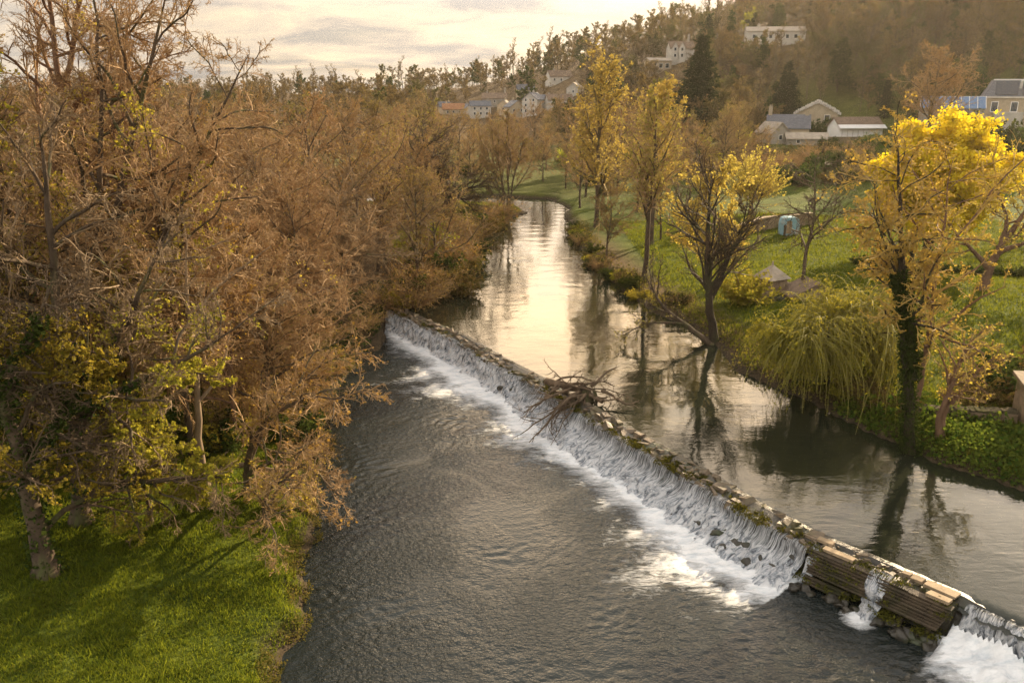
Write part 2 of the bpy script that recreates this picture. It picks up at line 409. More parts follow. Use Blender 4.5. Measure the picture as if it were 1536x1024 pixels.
# ------------------------------------------------------------------ water
def water_material(name, deep, bumps, foam=False, rough=0.04, ior=1.5):
    m, nt, out = newmat(name)
    tc = N(nt, 'ShaderNodeTexCoord')
    p = N(nt, 'ShaderNodeBsdfPrincipled', Roughness=rough, IOR=ior)
    hsum = None
    for sc_, st, w in bumps:
        mp = N(nt, 'ShaderNodeMapping'); mp.inputs['Scale'].default_value = st; mp.inputs['Rotation'].default_value = (0, 0, rad(-20))
        nt.links.new(tc.outputs['Object'], mp.inputs['Vector'])
        n = N(nt, 'ShaderNodeTexNoise', Scale=sc_, Detail=3, Roughness=0.5, Distortion=0.4); nt.links.new(mp.outputs[0], n.inputs['Vector'])
        hgt = math_(nt, 'MULTIPLY', n.outputs[0], w)
        hsum = hgt if hsum is None else math_(nt, 'ADD', hsum, hgt)
    nm = N(nt, 'ShaderNodeTexNoise', Scale=0.16, Detail=5, Roughness=0.6, Distortion=0.8); nt.links.new(tc.outputs['Object'], nm.inputs['Vector'])
    rm = ramp(nt, nm.outputs[0], [(0.36, (0.22,)*3), (0.62, (1.15,)*3)]); hsum = math_(nt, 'MULTIPLY', hsum, rm)
    b = N(nt, 'ShaderNodeBump', Strength=1.0, Distance=1.0); nt.links.new(hsum, b.inputs['Height'])
    if not foam:
        p.inputs['Base Color'].default_value = rgba(deep)
        nt.links.new(b.outputs[0], p.inputs['Normal']); nt.links.new(p.outputs[0], out.inputs[0])
        return m
    at = N(nt, 'ShaderNodeAttribute', attribute_name='foam')
    mp = N(nt, 'ShaderNodeMapping'); mp.inputs['Rotation'].default_value = (0, 0, rad(-28)); mp.inputs['Scale'].default_value = (0.45, 1.5, 1)
    nt.links.new(tc.outputs['Object'], mp.inputs['Vector'])
    n1 = N(nt, 'ShaderNodeTexNoise', Scale=1.5, Detail=12, Roughness=0.74, Distortion=1.6); nt.links.new(mp.outputs[0], n1.inputs['Vector'])
    nf = N(nt, 'ShaderNodeTexNoise', Scale=5.0, Detail=8, Roughness=0.75, Distortion=0.9); nt.links.new(mp.outputs[0], nf.inputs['Vector'])
    nj = math_(nt, 'MULTIPLY_ADD', nf.outputs[0], 0.55); nt.nodes[-1].inputs[2].default_value = -0.275
    f = math_(nt, 'ADD', at.outputs['Fac'], n1.outputs[0]); f = math_(nt, 'ADD', f, nj); f = math_(nt, 'SUBTRACT', f, 0.80); f = math_(nt, 'MULTIPLY', f, 2.4, True)
    n2 = N(nt, 'ShaderNodeTexNoise', Scale=2.0, Detail=6, Roughness=0.7); nt.links.new(mp.outputs[0], n2.inputs['Vector'])
    fc = ramp(nt, n2.outputs[0], [(0.33, (0.60,0.65,0.70)), (0.55, (0.92,0.93,0.94))])
    col = mixc(nt, f, deep, fc)
    nt.links.new(col, p.inputs['Base Color'])
    r = math_(nt, 'MULTIPLY', f, 0.6); r = math_(nt, 'ADD', r, rough); nt.links.new(r, p.inputs['Roughness'])
    hb = math_(nt, 'MULTIPLY', n1.outputs[0], 0.10); hb = math_(nt, 'MULTIPLY', hb, f); hs = math_(nt, 'ADD', hsum, hb); nt.links.new(hs, b.inputs['Height'])
    nt.links.new(b.outputs[0], p.inputs['Normal'])
    nt.links.new(p.outputs[0], out.inputs[0])
    return m

def waves(x, y, n, lmin, lmax, amp, main, spread, seed):
    r = np.random.default_rng(seed); z = np.zeros_like(x)
    wx = x + (fbm(x/2.5, y/2.5, 21, 2)-0.5)*1.6; wy = y + (fbm(x/2.5, y/2.5, 25, 2)-0.5)*1.6
    for _ in range(n):
        l = lmin*(lmax/lmin)**r.random(); a = main + r.normal(0, spread); k = 2*math.pi/l
        z += amp*(l/lmax)**1.0*np.sin(k*(wx*math.cos(a)+wy*math.sin(a)) + r.random()*6.28)
    return z

# lower pool
lx = np.arange(-14, 36, 0.13); ly = np.concatenate([np.arange(12, 46, 0.13), np.arange(46, 73, 0.2)])
LX, LY = np.meshgrid(lx, ly); SW = weir_d(LX, LY)
cs = np.concatenate([[0], np.cumsum(np.linalg.norm(np.diff(CREST, axis=0), axis=1))])
def crest_at(s):
    x = np.interp(s, cs, CREST[:,0]); y = np.interp(s, cs, CREST[:,1]); return x, y
def crest_param(x, y):
    S = np.linspace(0, cs[-1], 700); cx, cy = crest_at(S)
    out = np.empty(x.size); xf = x.ravel(); yf = y.ravel()
    for i in range(0, x.size, 20000):
        d = (xf[i:i+20000,None]-cx)**2 + (yf[i:i+20000,None]-cy)**2
        out[i:i+20000] = S[d.argmin(1)]
    return out.reshape(x.shape)
S_T0 = float(cs[10]); S_T1 = float(cs[12])     # the timber stretch
PS = crest_param(LX, LY)
# how far the white water reaches from the foot, along the weir
kS = [0, 4, 8, 13, 16, 19, 21, 24, 27, 30, 33, 37, 41, 44.5, S_T0-0.3, S_T0+0.4, S_T1-0.6, S_T1-0.1, S_T1+1.5, S_T1+5, 90]
kE = [0.6, 0.8, 1.4, 2.0, 3.4, 4.4, 3.4, 1.7, 2.4, 2.9, 1.9, 1.9, 2.6, 3.6, 3.2, 0.2, 0.2, 1.6, 5.5, 6.5, 7]
reach = np.interp(PS, kS, kE) * (0.65 + 0.8*fbm(PS/1.7, PS*0, 31, 2))
dd = -SW - np.where(PS < S_T0, 2.35 - 0.75*sst(27, 22, PS), 0.8)
foam = np.clip(1.25*np.exp(-np.clip(dd, 0, None)/np.maximum(reach, 0.05)*0.95), 0, 1) * sst(0.2, 1.0, reach) * (dd < 9)
foam *= 1 - 0.35*sst(0.3, 2.5, dd)*sst(0.4, 0.7, fbm(LX/1.1, LY/1.1, 35, 3))
foam = np.maximum(foam, (0.27*np.exp(-np.clip(dd, 0, None)/9) * sst(.42, .62, fbm(LX/2.6, LY/3.4, 37, 3)) + 0.0) * (dd > 0) * (PS < S_T0))
# little spout half way along the timber wall
sxp, syp = crest_at((S_T0+S_T1)/2+0.2); nvx, nvy = -0.80, -0.60
foam = np.maximum(foam, 0.9*np.exp(-(((LX-(sxp+nvx*2.3))**2 + (LY-(syp+nvy*2.3))**2)/0.5)))
calm = sst(60, 70, LY)*0.6
ZW = waves(LX, LY, 80, 0.36, 0.70, 0.0021, rad(-75), 0.6, 4) * (1 - 0.75*calm) * (0.25 + 1.5*sst(.3, .7, fbm(LX/6+LY/14, LY/9, 41, 3)))
turb = (fbm(LX/0.8, LY/0.8, 51, 5)-0.45 + 0.5*(fbm(LX/0.33, LY/0.33, 53, 2)-0.5)) * np.interp(PS, [0, S_T0, S_T1, S_T1+2, 90], [0.22, 0.3, 0.3, 0.95, 0.95])
ZW = ZW + turb*sst(0.25, 0.9, foam) + np.where(PS > S_T1-0.1, 0.8*np.exp(-np.clip(dd, 0, None)/1.1), 0.12*np.exp(-np.clip(dd, 0, None)/0.5))*sst(0.2, 1.0, reach)
mb = MB(); F = gridfaces(len(lx), len(ly))
ok = (SW.ravel()[F] < -0.9).all(1)
mb.add(np.stack([LX, LY, ZW], -1).reshape(-1,3), F[ok])
wm_low = water_material('pool_water', (0.010,0.014,0.013), [(4.4, (1,1.6,1), 0.070), (11.0, (1,1.5,1), 0.022)], True, 0.04, 1.46)
me = mb.mesh('lower_pool', wm_low, True)
a = me.attributes.new('foam', 'FLOAT', 'POINT'); a.data.foreach_set('value', foam.ravel().astype(np.float32))
tag(link('lower_pool', me), kind='structure')

# upper river
ux = np.arange(-48, 58, 0.3); uy = np.arange(-6, 152, 0.3)
UX, UY = np.meshgrid(ux, uy); SU = weir_d(UX, UY)
UZ = ZU + waves(UX, UY, 30, 1.2, 4.0, 0.0012, rad(-75), 0.5, 9)*sst(0, 6, SU)
UZ = UZ - 0.3*sst(-0.2, -0.6, SU)
F = gridfaces(len(ux), len(uy)); ok = (SU.ravel()[F] > -1.0).all(1)
mb = MB(); mb.add(np.stack([UX, UY, UZ], -1).reshape(-1,3), F[ok])
wm_up = water_material('river_water', (0.018,0.020,0.012), [(0.9, (0.5,1.5,1), 0.018), (3.2, (0.6,1.5,1), 0.006)], False, 0.05)
tag(link('upper_river', mb.mesh('upper_river', wm_up, True)), kind='structure')

# ------------------------------------------------------------------ the weir
rng = np.random.default_rng(5)
def frame(s):
    x0, y0 = crest_at(s-0.6); x1, y1 = crest_at(s+0.6); e = np.array([x1-x0, y1-y0]); e /= np.linalg.norm(e)
    return np.array(crest_at(s)), e, np.array([e[1], -e[0]])      # point, along, downstream normal
def frames(S):
    P = []; E = []; D = []
    for s in S:
        p, e, d = frame(s); P.append(p); E.append(e); D.append(d)
    return np.array(P), np.array(E), np.array(D)
weir = tag(empty('stone_weir', (5.1, 44.9, 0)), 'long stone weir with rough mossy crest slanting across the river', 'weir')
def put(name, mesh_builder, mats, parent, smooth=False):
    me = mesh_builder.mesh(name, mats, smooth)
    o = link(name, me, parent)
    if parent:
        o.matrix_parent_inverse = Mi(parent)
    return o
from mathutils import Matrix
def Mi(parent):
    return (Matrix.Translation(parent.location) @ Matrix.Rotation(parent.rotation_euler[2], 4, 'Z')).inverted()
# core: stepped face under the falling water
S = np.arange(0.0, cs[-1], 0.12); P, E, D = frames(S)
prof = [(0.25, 0.6), (0.15, 1.52), (-0.2, 1.56), (-1.05, 1.38), (-1.2, 1.26), (-1.28, 0.9), (-1.5, 0.68), (-1.85, 0.5), (-2.2, 0.34), (-2.45, 0.16), (-2.7, 0.0), (-3.0, -0.6)]
V = []
for k, (o, z) in enumerate(prof):
    o = o + (0.16 if k > 4 else 0)
    rough_ = (fbm(S/0.55, S*0 + k*1.7, 61, 3) - 0.5)
    steep = sst(27, 22, S)
    o = np.where(S < S_T0, o*(1 - steep*(0.36 if k > 4 else 0)), o*0.42 if o < -0.5 else o)
    q = P + D*(-o + rough_*(0.28 if k > 3 else 0.08)*np.where(S < S_T0, 1, .4))[:, None]
    V.append(np.column_stack([q, z + rough_*(0.22 if k > 3 else 0.10) - (0.10*sst(S_T1-0.2, S_T1+0.8, S) if 1 <= k <= 5 else 0)]))
V = np.stack(V, 1); mb = MB(); mb.add(V.reshape(-1,3), gridfaces(len(prof), len(S)))
put('stepped_face', mb, M['stone_dark'], weir)
# crest stones: irregular flat blocks in two or three ragged rows
mb = MB(); s = 0.4
while s < S_T0 - 0.1:
    L = rng.uniform(0.35, 1.0)
    p, e, d = frame(s + L/2); rz = math.atan2(e[1], e[0])
    o = 0.02
    while o < 1.15:
        w = rng.uniform(0.25, 0.6); w = min(w, 1.22-o)
        c = p + d*(o + w/2 - 0.06)
        z = 1.53 - 0.16*o + rng.normal(0, 0.055)
        if rng.random() > 0.07:
            mb.box((c[0], c[1], z - 0.1), (L*rng.uniform(0.8, 1.0), w*0.94, 0.34), rz + rng.normal(0, 0.2), jit=0.05, rng=rng, taper=0.75, tilt=(rng.normal(0, 0.12), rng.normal(0, 0.12)))
        o += w
    s += L
put('crest_stones', mb, M['stone'], weir)
# boulders washed down at the foot
for k, (s0, o0, r0) in enumerate([(22.2,1.75,.34),(23.0,1.5,.30),(42.6,2.2,.42),(43.9,2.0,.40),(45.4,1.8,.42),(37.6,2.1,.26),(46.2,1.9,.4),(29.5,1.9,.24),(31.2,2.3,.22),(33.1,1.8,.26),(35.0,2.4,.24),(36.4,1.7,.25),(39.2,2.2,.30),(40.1,1.7,.28),(41.2,2.5,.30),(44.7,2.6,.34),(45.9,2.5,.3)]):
    p, e, d = frame(s0); c = p + d*o0; mb = MB(); V, F = rock((c[0], c[1], max(0.06, 0.95-0.36*o0) + 0.05), r0, 50+k, k*1.3); mb.add(V, F)
    put('boulder', mb, M['stone_dark'], weir, True)
# moss cushions on the crest
mb = MB(); pts = []
for _ in range(120):
    s = rng.uniform(2, S_T0) if rng.random() < .45 else rng.uniform(27, S_T0)
    p, e, d = frame(s); c = p + d*rng.uniform(0.45, 1.2)
    k = int(rng.integers(20, 80)); r = rng.uniform(0.08, 0.26)
    q = np.column_stack([rng.normal(c[0], r, k), rng.normal(c[1], r, k), np.full(k, 1.48)+rng.random(k)*0.09 - 0.05])
    pts.append(q)
mb.leaves(np.concatenate(pts), 0.10, rng, 0.4, up=0.3)
put('moss', mb, M['moss'], weir)

# falling water
def fall_material(name, seed, thr=0.42, su=9.0, sv=1.15):
    m, nt, out = newmat(name)
    uvn = N(nt, 'ShaderNodeUVMap')
    mp = N(nt, 'ShaderNodeMapping'); mp.inputs['Scale'].default_value = (su, sv, 1); mp.inputs['Location'].default_value = (seed, seed*1.3, 0)
    nt.links.new(uvn.outputs[0], mp.inputs['Vector'])
    n1 = N(nt, 'ShaderNodeTexNoise', Scale=1.0, Detail=5, Roughness=0.7, Distortion=1.1); nt.links.new(mp.outputs[0], n1.inputs['Vector'])
    mp2 = N(nt, 'ShaderNodeMapping'); mp2.inputs['Scale'].default_value = (1.3, 2.0, 1); nt.links.new(uvn.outputs[0], mp2.inputs['Vector'])
    n2 = N(nt, 'ShaderNodeTexNoise', Scale=1.0, Detail=3); nt.links.new(mp2.outputs[0], n2.inputs['Vector'])
    sp = N(nt, 'ShaderNodeSeparateXYZ'); nt.links.new(uvn.outputs[0], sp.inputs[0])
    n3 = N(nt, 'ShaderNodeTexNoise', Scale=3.2, Detail=9, Roughness=0.7, Distortion=0.8)
    mp3 = N(nt, 'ShaderNodeMapping'); mp3.inputs['Scale'].default_value = (1.5, 0.8, 1); nt.links.new(uvn.outputs[0], mp3.inputs['Vector']); nt.links.new(mp3.outputs[0], n3.inputs['Vector'])
    low = math_(nt, 'MULTIPLY_ADD', sp.outputs[1], 2.6); nt.nodes[-1].inputs[2].default_value = -1.7; nt.nodes[-1].use_clamp = True
    mxn = nt.nodes.new('ShaderNodeMix'); nt.links.new(low, mxn.inputs[0]); nt.links.new(n1.outputs[0], mxn.inputs[2]); nt.links.new(n3.outputs[0], mxn.inputs[3]); nv = mxn.outputs[0]
    a = math_(nt, 'MULTIPLY', n2.outputs[0], 0.3); a = math_(nt, 'ADD', a, 0.11); a = math_(nt, 'ADD', nv, a)
    a = math_(nt, 'ADD', a, math_(nt, 'MULTIPLY', sp.outputs[1], 0.26))
    a = math_(nt, 'SUBTRACT', a, thr + 0.25); a = math_(nt, 'MULTIPLY', a, 3.2, True)
    a = math_(nt, 'MULTIPLY', a, 0.9)
    col = ramp(nt, nv, [(0.36, (0.10,0.115,0.14)), (0.455, (0.50,0.54,0.60)), (0.54, (0.95,0.96,0.98))])
    p = N(nt, 'ShaderNodeBsdfPrincipled', Roughness=0.35); nt.links.new(col, p.inputs['Base Color'])
    tl = N(nt, 'ShaderNodeBsdfTranslucent'); nt.links.new(col, tl.inputs[0])
    mm = N(nt, 'ShaderNodeMixShader'); mm.inputs[0].default_value = 0.25; nt.links.new(p.outputs[0], mm.inputs[1]); nt.links.new(tl.outputs[0], mm.inputs[2])
    tr = N(nt, 'ShaderNodeBsdfTransparent')
    mx = N(nt, 'ShaderNodeMixShader'); nt.links.new(a, mx.inputs[0]); nt.links.new(tr.outputs[0], mx.inputs[1]); nt.links.new(mm.outputs[0], mx.inputs[2])
    b = N(nt, 'ShaderNodeBump', Strength=1.0, Distance=0.2); nt.links.new(nv, b.inputs['Height']); nt.links.new(b.outputs[0], p.inputs['Normal'])
    nt.links.new(mx.outputs[0], out.inputs[0])
    return m
def sheet(name, s0, s1, prof, thr, seed, amp=0.18, drop=0.0, su=17.0):
    S = np.arange(s0, s1, 0.05); P, E, D = frames(S); T = 34
    pt = np.array(prof); tl = np.concatenate([[0], np.cumsum(np.linalg.norm(np.diff(pt, axis=0), axis=1))]); tl /= tl[-1]
    t = np.linspace(0, 1, T); SS, TT = np.meshgrid(S, t, indexing='ij')
    TP = np.clip(TT + (fbm(SS*1.3 + seed, TT*0 + .5, 69, 3) - .5)*0.62*np.sin(TT*math.pi), 0, 1); o = np.interp(TP, tl, pt[:,0]); z = np.interp(TP, tl, pt[:,1])
    if name == 'falling_water':
        st = sst(27, 22, SS); po = np.array([.9, 1.14, 1.27, 1.42, 1.62, 1.95, 2.3]); pz = np.array([1.43, 1.41, 1.27, .95, .5, .08, -.05])
        o = o*(1-st) + st*np.interp(TT, np.linspace(0, 1, 7), po); z = z*(1-st) + st*np.interp(TT, np.linspace(0, 1, 7), pz)
    strand = fbm(SS*2.6 + seed, TT*0.8, 71, 3) - 0.5
    lump = fbm(SS*1.1 + seed, TT*4.0, 75, 3) - 0.5
    fine = fbm(SS*6.5 + seed, TT*9.0, 79, 3) - 0.5
    rub = fbm(SS*1.9 + seed, TT*3.6, 83, 3) - 0.5
    off = o + (strand*0.8*amp + lump*2.6*amp + fine*1.8*amp*sst(.3, .6, TT))*sst(0.05, 0.35, TT)
    zz = z + (lump*1.1*amp + (rub*1.9 + fine*.7)*amp*sst(.38, .55, TT)*(1-sst(.85, 1, TT)))*sst(0.15, 0.5, TT) - drop*(1-TT)
    X = P[:, None, :] + D[:, None, :]*off[..., None]
    V = np.concatenate([X, zz[..., None]], -1)
    mb = MB(); mb.add(V.reshape(-1,3), gridfaces(T, len(S)))
    me = mb.mesh(name, fall_material(name, seed, thr+0.01, su), True)
    uv = me.uv_layers.new(name='UVMap'); li = np.empty(len(me.loops), np.int32); me.loops.foreach_get('vertex_index', li)
    UVv = np.stack([SS, TT*2.2], -1).reshape(-1,2)
    uv.data.foreach_set('uv', UVv[li].astype(np.float32).ravel())
    return tag(link(name, me), kind='structure')
FP = [(0.9, 1.43), (1.14, 1.41), (1.27, 1.25), (1.38, 0.9), (1.55, 0.76), (1.95, 0.56), (2.35, 0.38), (2.7, 0.2), (3.2, -0.05)]
sheet('falling_water', 0.3, S_T0 + 0.1, FP, 0.44, 1.0)
sheet('spill_water', S_T1 + 0.2, 60.0, [(0.25, 1.5), (0.46, 1.47), (0.6, 1.32), (0.72, 1.0), (0.9, 0.6), (1.1, 0.35), (1.5, 0.05)], 0.44, 31.0, 0.16, 0.06, 8.0)
mid = (S_T0+S_T1)/2 + 0.2
sheet('spout_water', mid-0.5, mid+0.35, [(0.8, 1.54), (1.2, 1.5), (1.42, 1.2), (1.62, 0.7), (1.8, 0.3), (2.1, 0.0)], 0.40, 57.0, 0.28)
sheet('side_trickle', S_T0+0.18, S_T0+0.55, [(0.8, 1.54), (1.15, 1.46), (1.45, 1.0), (1.65, 0.5), (1.8, 0.0)], 0.44, 67.0, 0.12)

# timber-faced stretch
tw = tag(empty('timber_weir_wall', (*crest_at(mid), 0)), 'dark ridged timber-faced wall between the two white spills of the weir', 'weir wall')
def wall_box(mb, s0, s1, o, z, w, h, mi=0, tilt=0.0, jit=0.0):
    a, e0, d0 = frame(s0); b, e1, d1 = frame(s1); ca = a + TD*o; cb = b + TD*o
    c = (ca+cb)/2; L = np.linalg.norm(cb-ca); rz = math.atan2(cb[1]-ca[1], cb[0]-ca[0])
    mb.box((c[0], c[1], z), (L, w, h), rz, mi, jit, rng, tilt=(tilt, 0))
_, TE, TD = frame(mid)
mb = MB()
for k in range(8):
    z = 1.42 - 0.112*k
    a_ = S_T0+0.1+0.03*k
    while a_ < S_T1-0.2-0.04*k:
        b_ = min(a_ + rng.uniform(1.6, 3.2), S_T1-0.03-0.04*k); wall_box(mb, a_, b_, 1.13+0.06*k + rng.normal(0, .012), z + rng.normal(0, .008), 0.26, 0.06, 0, 0.16 + rng.normal(0, .04), 0.004); a_ = b_ + 0.02
for k in range(3): wall_box(mb, S_T0+0.25, S_T0+2.2-0.3*k, 1.66+0.05*k, 0.40-0.11*k, 0.16, 0.06, 0, 0.2, 0.006)
put('face_boards', mb, M['timber'], tw)
mb = MB(); wall_box(mb, S_T0+0.12, S_T1-0.1, 0.55, 0.5, 0.95, 1.88)
put('wall_core', mb, M['stone_dark'], tw)
for s_ in (S_T0+0.2, mid-1.2, mid+1.0, S_T1-0.7):
    mb = MB(); p, e, d = frame(s_); c = p + TD*1.22
    mb.box((c[0], c[1], 0.6), (0.16, 0.14, 1.5), math.atan2(TE[1], TE[0]), 0, 0.01, rng, tilt=(-0.2, 0))
    put('post', mb, M['timber'], tw)
for s0, s1, o, w, z in [(S_T0+0.6, S_T0+1.9, 0.95, 0.3, 2.06), (S_T0+0.05, S_T0+0.75, 0.45, 0.3, 2.08), (S_T1-1.35, S_T1-0.15, 0.45, 0.5, 2.10), (S_T1-1.05, S_T1-0.2, 0.98, 0.4, 2.07),
                     (S_T1-1.9, S_T1-1.45, 0.4, 0.3, 2.09), (S_T1-2.3, S_T1-1.95, 0.35, 0.28, 2.08)]:
    mb = MB(); wall_box(mb, s0, s1, o, z-0.5, w, 0.12, 0, rng.normal(0, 0.04), 0.012)
    put('coping_slab', mb, M['slab'], tw)
mb = MB()
for _ in range(70):
    p, e, d = frame(rng.uniform(S_T0, S_T1-0.3)); c = p + d*rng.uniform(0.05, 0.95)
    r = rng.uniform(0.08, 0.24); mb.box((c[0], c[1], 1.48), (r*1.6, r, r*0.7), rng.uniform(0, 3), 0, r*0.1, rng, 0.7, (rng.normal(0, .15), rng.normal(0, .15)))
put('rubble', mb, M['stone'], tw)
mb = MB(); pts = []
for _ in range(60):
    p, e, d = frame(rng.uniform(S_T0, S_T1)); q = p + d*(rng.uniform(0.7, 1.3) if rng.random() < .5 else rng.uniform(1.4, 2.0)); zz = 1.5 if np.dot(q-p, d) < 1.1 else 0.35
    k = 40; pts.append(np.column_stack([rng.normal(q[0], .14, k), rng.normal(q[1], .14, k), zz + rng.random(k)*0.1 - 0.03]))
for _ in range(26):
    p, e, d = frame(rng.uniform(S_T0, S_T1-.2)); kk = rng.uniform(0, 7); q = p + TD*(1.24+.06*kk); k = 30
    pts.append(np.column_stack([rng.normal(q[0], .12, k), rng.normal(q[1], .12, k), 1.46 - .112*kk + rng.normal(0, .04, k)]))
mb.leaves(np.concatenate(pts), 0.07, rng, 0.4, up=0.3); put('moss', mb, M['moss'], tw)
for k in range(16):
    p, e, d = frame(rng.uniform(S_T0+0.3, S_T1-0.1)); q = p + d*rng.uniform(1.5, 2.3); mb = MB()
    V, F = rock((q[0], q[1], 0.02), rng.uniform(0.22, 0.42), 80+k, k*1.1); mb.add(V, F); put('boulder', mb, M['stone_dark'], tw, True)
# ------------------------------------------------------------------ trees
def grow(rng, P0, D0, L, R, K, wob, trop, rend):
    n = len(P0); P = np.empty((n, K+1, 3)); P[:, 0] = P0; d = D0.copy(); Rr = np.empty((n, K+1))
    for k in range(K):
        d = d + rng.normal(0, wob, (n, 3)) + np.array([0, 0, trop]) * (0.4 + k/K)
        d /= np.linalg.norm(d, axis=1, keepdims=True)
        P[:, k+1] = P[:, k] + d * (L/K)[:, None]
    t = np.linspace(0, 1, K+1)[None, :]
    Rr = R[:, None]*(1-t)**0.85 + rend*np.ones((n, 1))
    return P, np.minimum(Rr, np.maximum(R[:, None], rend))
def spawn(rng, P, R, Ln, n, t0, t1, ang, asd, lf, lmin=0.5, vary=0.25, rf=0.62, prof=None, flat=0.0):
    Np, K1, _ = P.shape; K = K1-1
    t = t0 + (t1-t0)*(np.arange(n)[None, :] + rng.random((Np, n)))/n
    f = t*K; i = np.minimum(f.astype(int), K-1); fr = (f-i)[..., None]
    r = np.arange(Np)[:, None]
    p = P[r, i]*(1-fr) + P[r, i+1]*fr
    d = P[r, i+1]-P[r, i]; d /= np.linalg.norm(d, axis=2, keepdims=True) + 1e-9
    q = rng.normal(0, 1, p.shape); q[..., 2] *= (1-flat)
    q -= d*(q*d).sum(2, keepdims=True); q /= np.linalg.norm(q, axis=2, keepdims=True) + 1e-9
    a = np.radians(ang + rng.normal(0, asd, t.shape))[..., None]
    D = d*np.cos(a) + q*np.sin(a)
    pf = prof(t) if prof else (1 - (1-lmin)*t)
    L = Ln[:, None]*lf*pf*np.exp(rng.normal(0, vary, t.shape))
    rr = (R[r, i]*(1-fr[..., 0]) + R[r, i+1]*fr[..., 0])*rf
    rr = np.minimum(rr, L*0.019 + 0.004)
    return p.reshape(-1, 3), D.reshape(-1, 3), L.ravel(), rr.ravel()

def path(pts, K, rng, wob=0.0):
    pts = np.array(pts, float); c = np.concatenate([[0], np.cumsum(np.linalg.norm(np.diff(pts, axis=0), axis=1))])
    t = np.linspace(0, c[-1], K+1); q = np.stack([np.interp(t, c, pts[:, i]) for i in range(3)], 1)
    sm = q.copy()
    for _ in range(2): sm[1:-1] = 0.25*sm[:-2] + 0.5*sm[1:-1] + 0.25*sm[2:]
    sm[1:] += np.cumsum(rng.normal(0, wob, (K, 3)), 0)*np.array([1, 1, 0.2])
    return sm, c[-1]

def tree(seed, stems, tr, lv, leaf=None, bark='bark', twig='twig', ivy=None, K0=14, wob0=0.06, flare=0.6, keep_trunk=1, sides=(9, 6, 4, 3, 3), rend=(0.03, 0.018, 0.012, 0.009, 0.007)):
    """stems: list of point lists; lv: list of dicts of branch levels. returns dict part -> mesh"""
    rng = np.random.default_rng(seed)
    Ps = []; Ls = []
    for st in stems:
        p, L = path(st, K0, rng, wob0); Ps.append(p); Ls.append(L)
    P = np.array(Ps); Ln = np.array(Ls)
    t = np.linspace(0, 1, K0+1)[None, :]
    trr = np.array(tr if isinstance(tr, (list, tuple)) else [tr]*len(stems))[:, None]
    R = trr*((1-t)**0.8*0.95+0.05)*(1 + flare*np.exp(-(P[:, :, 2]-P[:, :1, 2])/0.45)) + rend[0]*0.3
    tm = MB(); tm.tubes(P, R, sides[0], rng)
    parts = {}
    P0, R0 = P, R
    bm = MB(); last = None; allv = []
    for i, l in enumerate(lv):
        l = dict(l); K = l.pop('K'); wob = l.pop('wob', 0.12); trop = l.pop('trop', 0.03); lens = l.pop('abs', None)
        p, d, L, r = spawn(rng, P, R, Ln, **l)
        if lens: L = L/np.median(L)*lens
        m = L > 0.06; p, d, L, r = p[m], d[m], L[m], r[m]
        P, R = grow(rng, p, d, L, r, K, wob, trop, rend[min(i+1, 4)]); Ln = L
        (tm if i < keep_trunk else bm).tubes(P, R, sides[min(i+1, 4)], rng)
        last = P
        if i >= 1: allv.append(P)
    parts['trunk'] = tm.mesh('trunk', M[bark], True)
    if bm.V: parts['branches'] = bm.mesh('branches', M[twig], False)
    if leaf:
        lm = MB()
        for lf in (leaf if isinstance(leaf, list) else [leaf]):
            src = allv[lf.get('lev', -1)]
            n = lf['n']; a = rng.integers(0, len(src), n); f = rng.random(n)**lf.get('tp', 0.7)*(src.shape[1]-1)
            i = np.minimum(f.astype(int), src.shape[1]-2); fr = (f-i)[:, None]
            q = src[a, i]*(1-fr)+src[a, i+1]*fr
            if 'zmax' in lf: q = q[q[:, 2] < lf['zmax']*(0.6+0.4*rng.random(len(q)))]
            if lf.get('patch'): q = q[fbm(q[:, 0]/2.2+q[:, 2]/3, q[:, 1]/2.2+q[:, 2]/2.6, seed % 50, 2) > lf['patch']]
            if lf.get('jit'): q = q + rng.normal(0, lf['jit'], q.shape)
            lm.leaves(q, lf['s'], rng, lf.get('asp', 0.42), droop=lf.get('droop', 0.2))
        parts['leaves'] = lm.mesh('leaves', M[(leaf if isinstance(leaf, dict) else leaf[0])['m']], False)
    if ivy:
        im = MB(); n = ivy['n']; k = rng.integers(0, len(P0), n); f = rng.random(n)*ivy.get('t', 0.6)*K0
        i = f.astype(int); fr = (f-i)[:, None]
        c = P0[k, i]*(1-fr)+P0[k, i+1]*fr; rr = R0[k, i]*(1-fr[:, 0])+R0[k, i+1]*fr[:, 0]
        a = rng.random(n)*6.283; o = rr + ivy.get('w', 0.18)*rng.random(n)**1.5*(0.5+fbm(c[:, 2]*1.2, a, 3, 2))
        q = c + np.stack([np.cos(a)*o, np.sin(a)*o, rng.normal(0, .05, n)], 1)
        im.leaves(q, ivy.get('s', 0.12), rng, 0.5, droop=0.5)
        parts['ivy'] = im.mesh('ivy', M['leaf_ivy'], False)
    return parts

def place(parts, name, loc, rz, label, group=None, cat='tree', scale=1.0, sx=None):
    e = empty(name, loc, rz, scale)
    if sx: e.scale = (scale*sx, scale*sx, scale)
    tag(e, label, cat, group)
    for pn, me in parts.items(): link(pn, me, e)
    return e
def straight(H, lean=(0, 0), bend=0.0, rng=None):
    rng = rng or np.random.default_rng(int(H*100))
    return [(0, 0, -0.5), (lean[0]*.2, lean[1]*.2, H*.3), (lean[0]*.55+rng.normal(0, bend), lean[1]*.55+rng.normal(0, bend), H*.65), (lean[0], lean[1], H)]

PI = math.pi
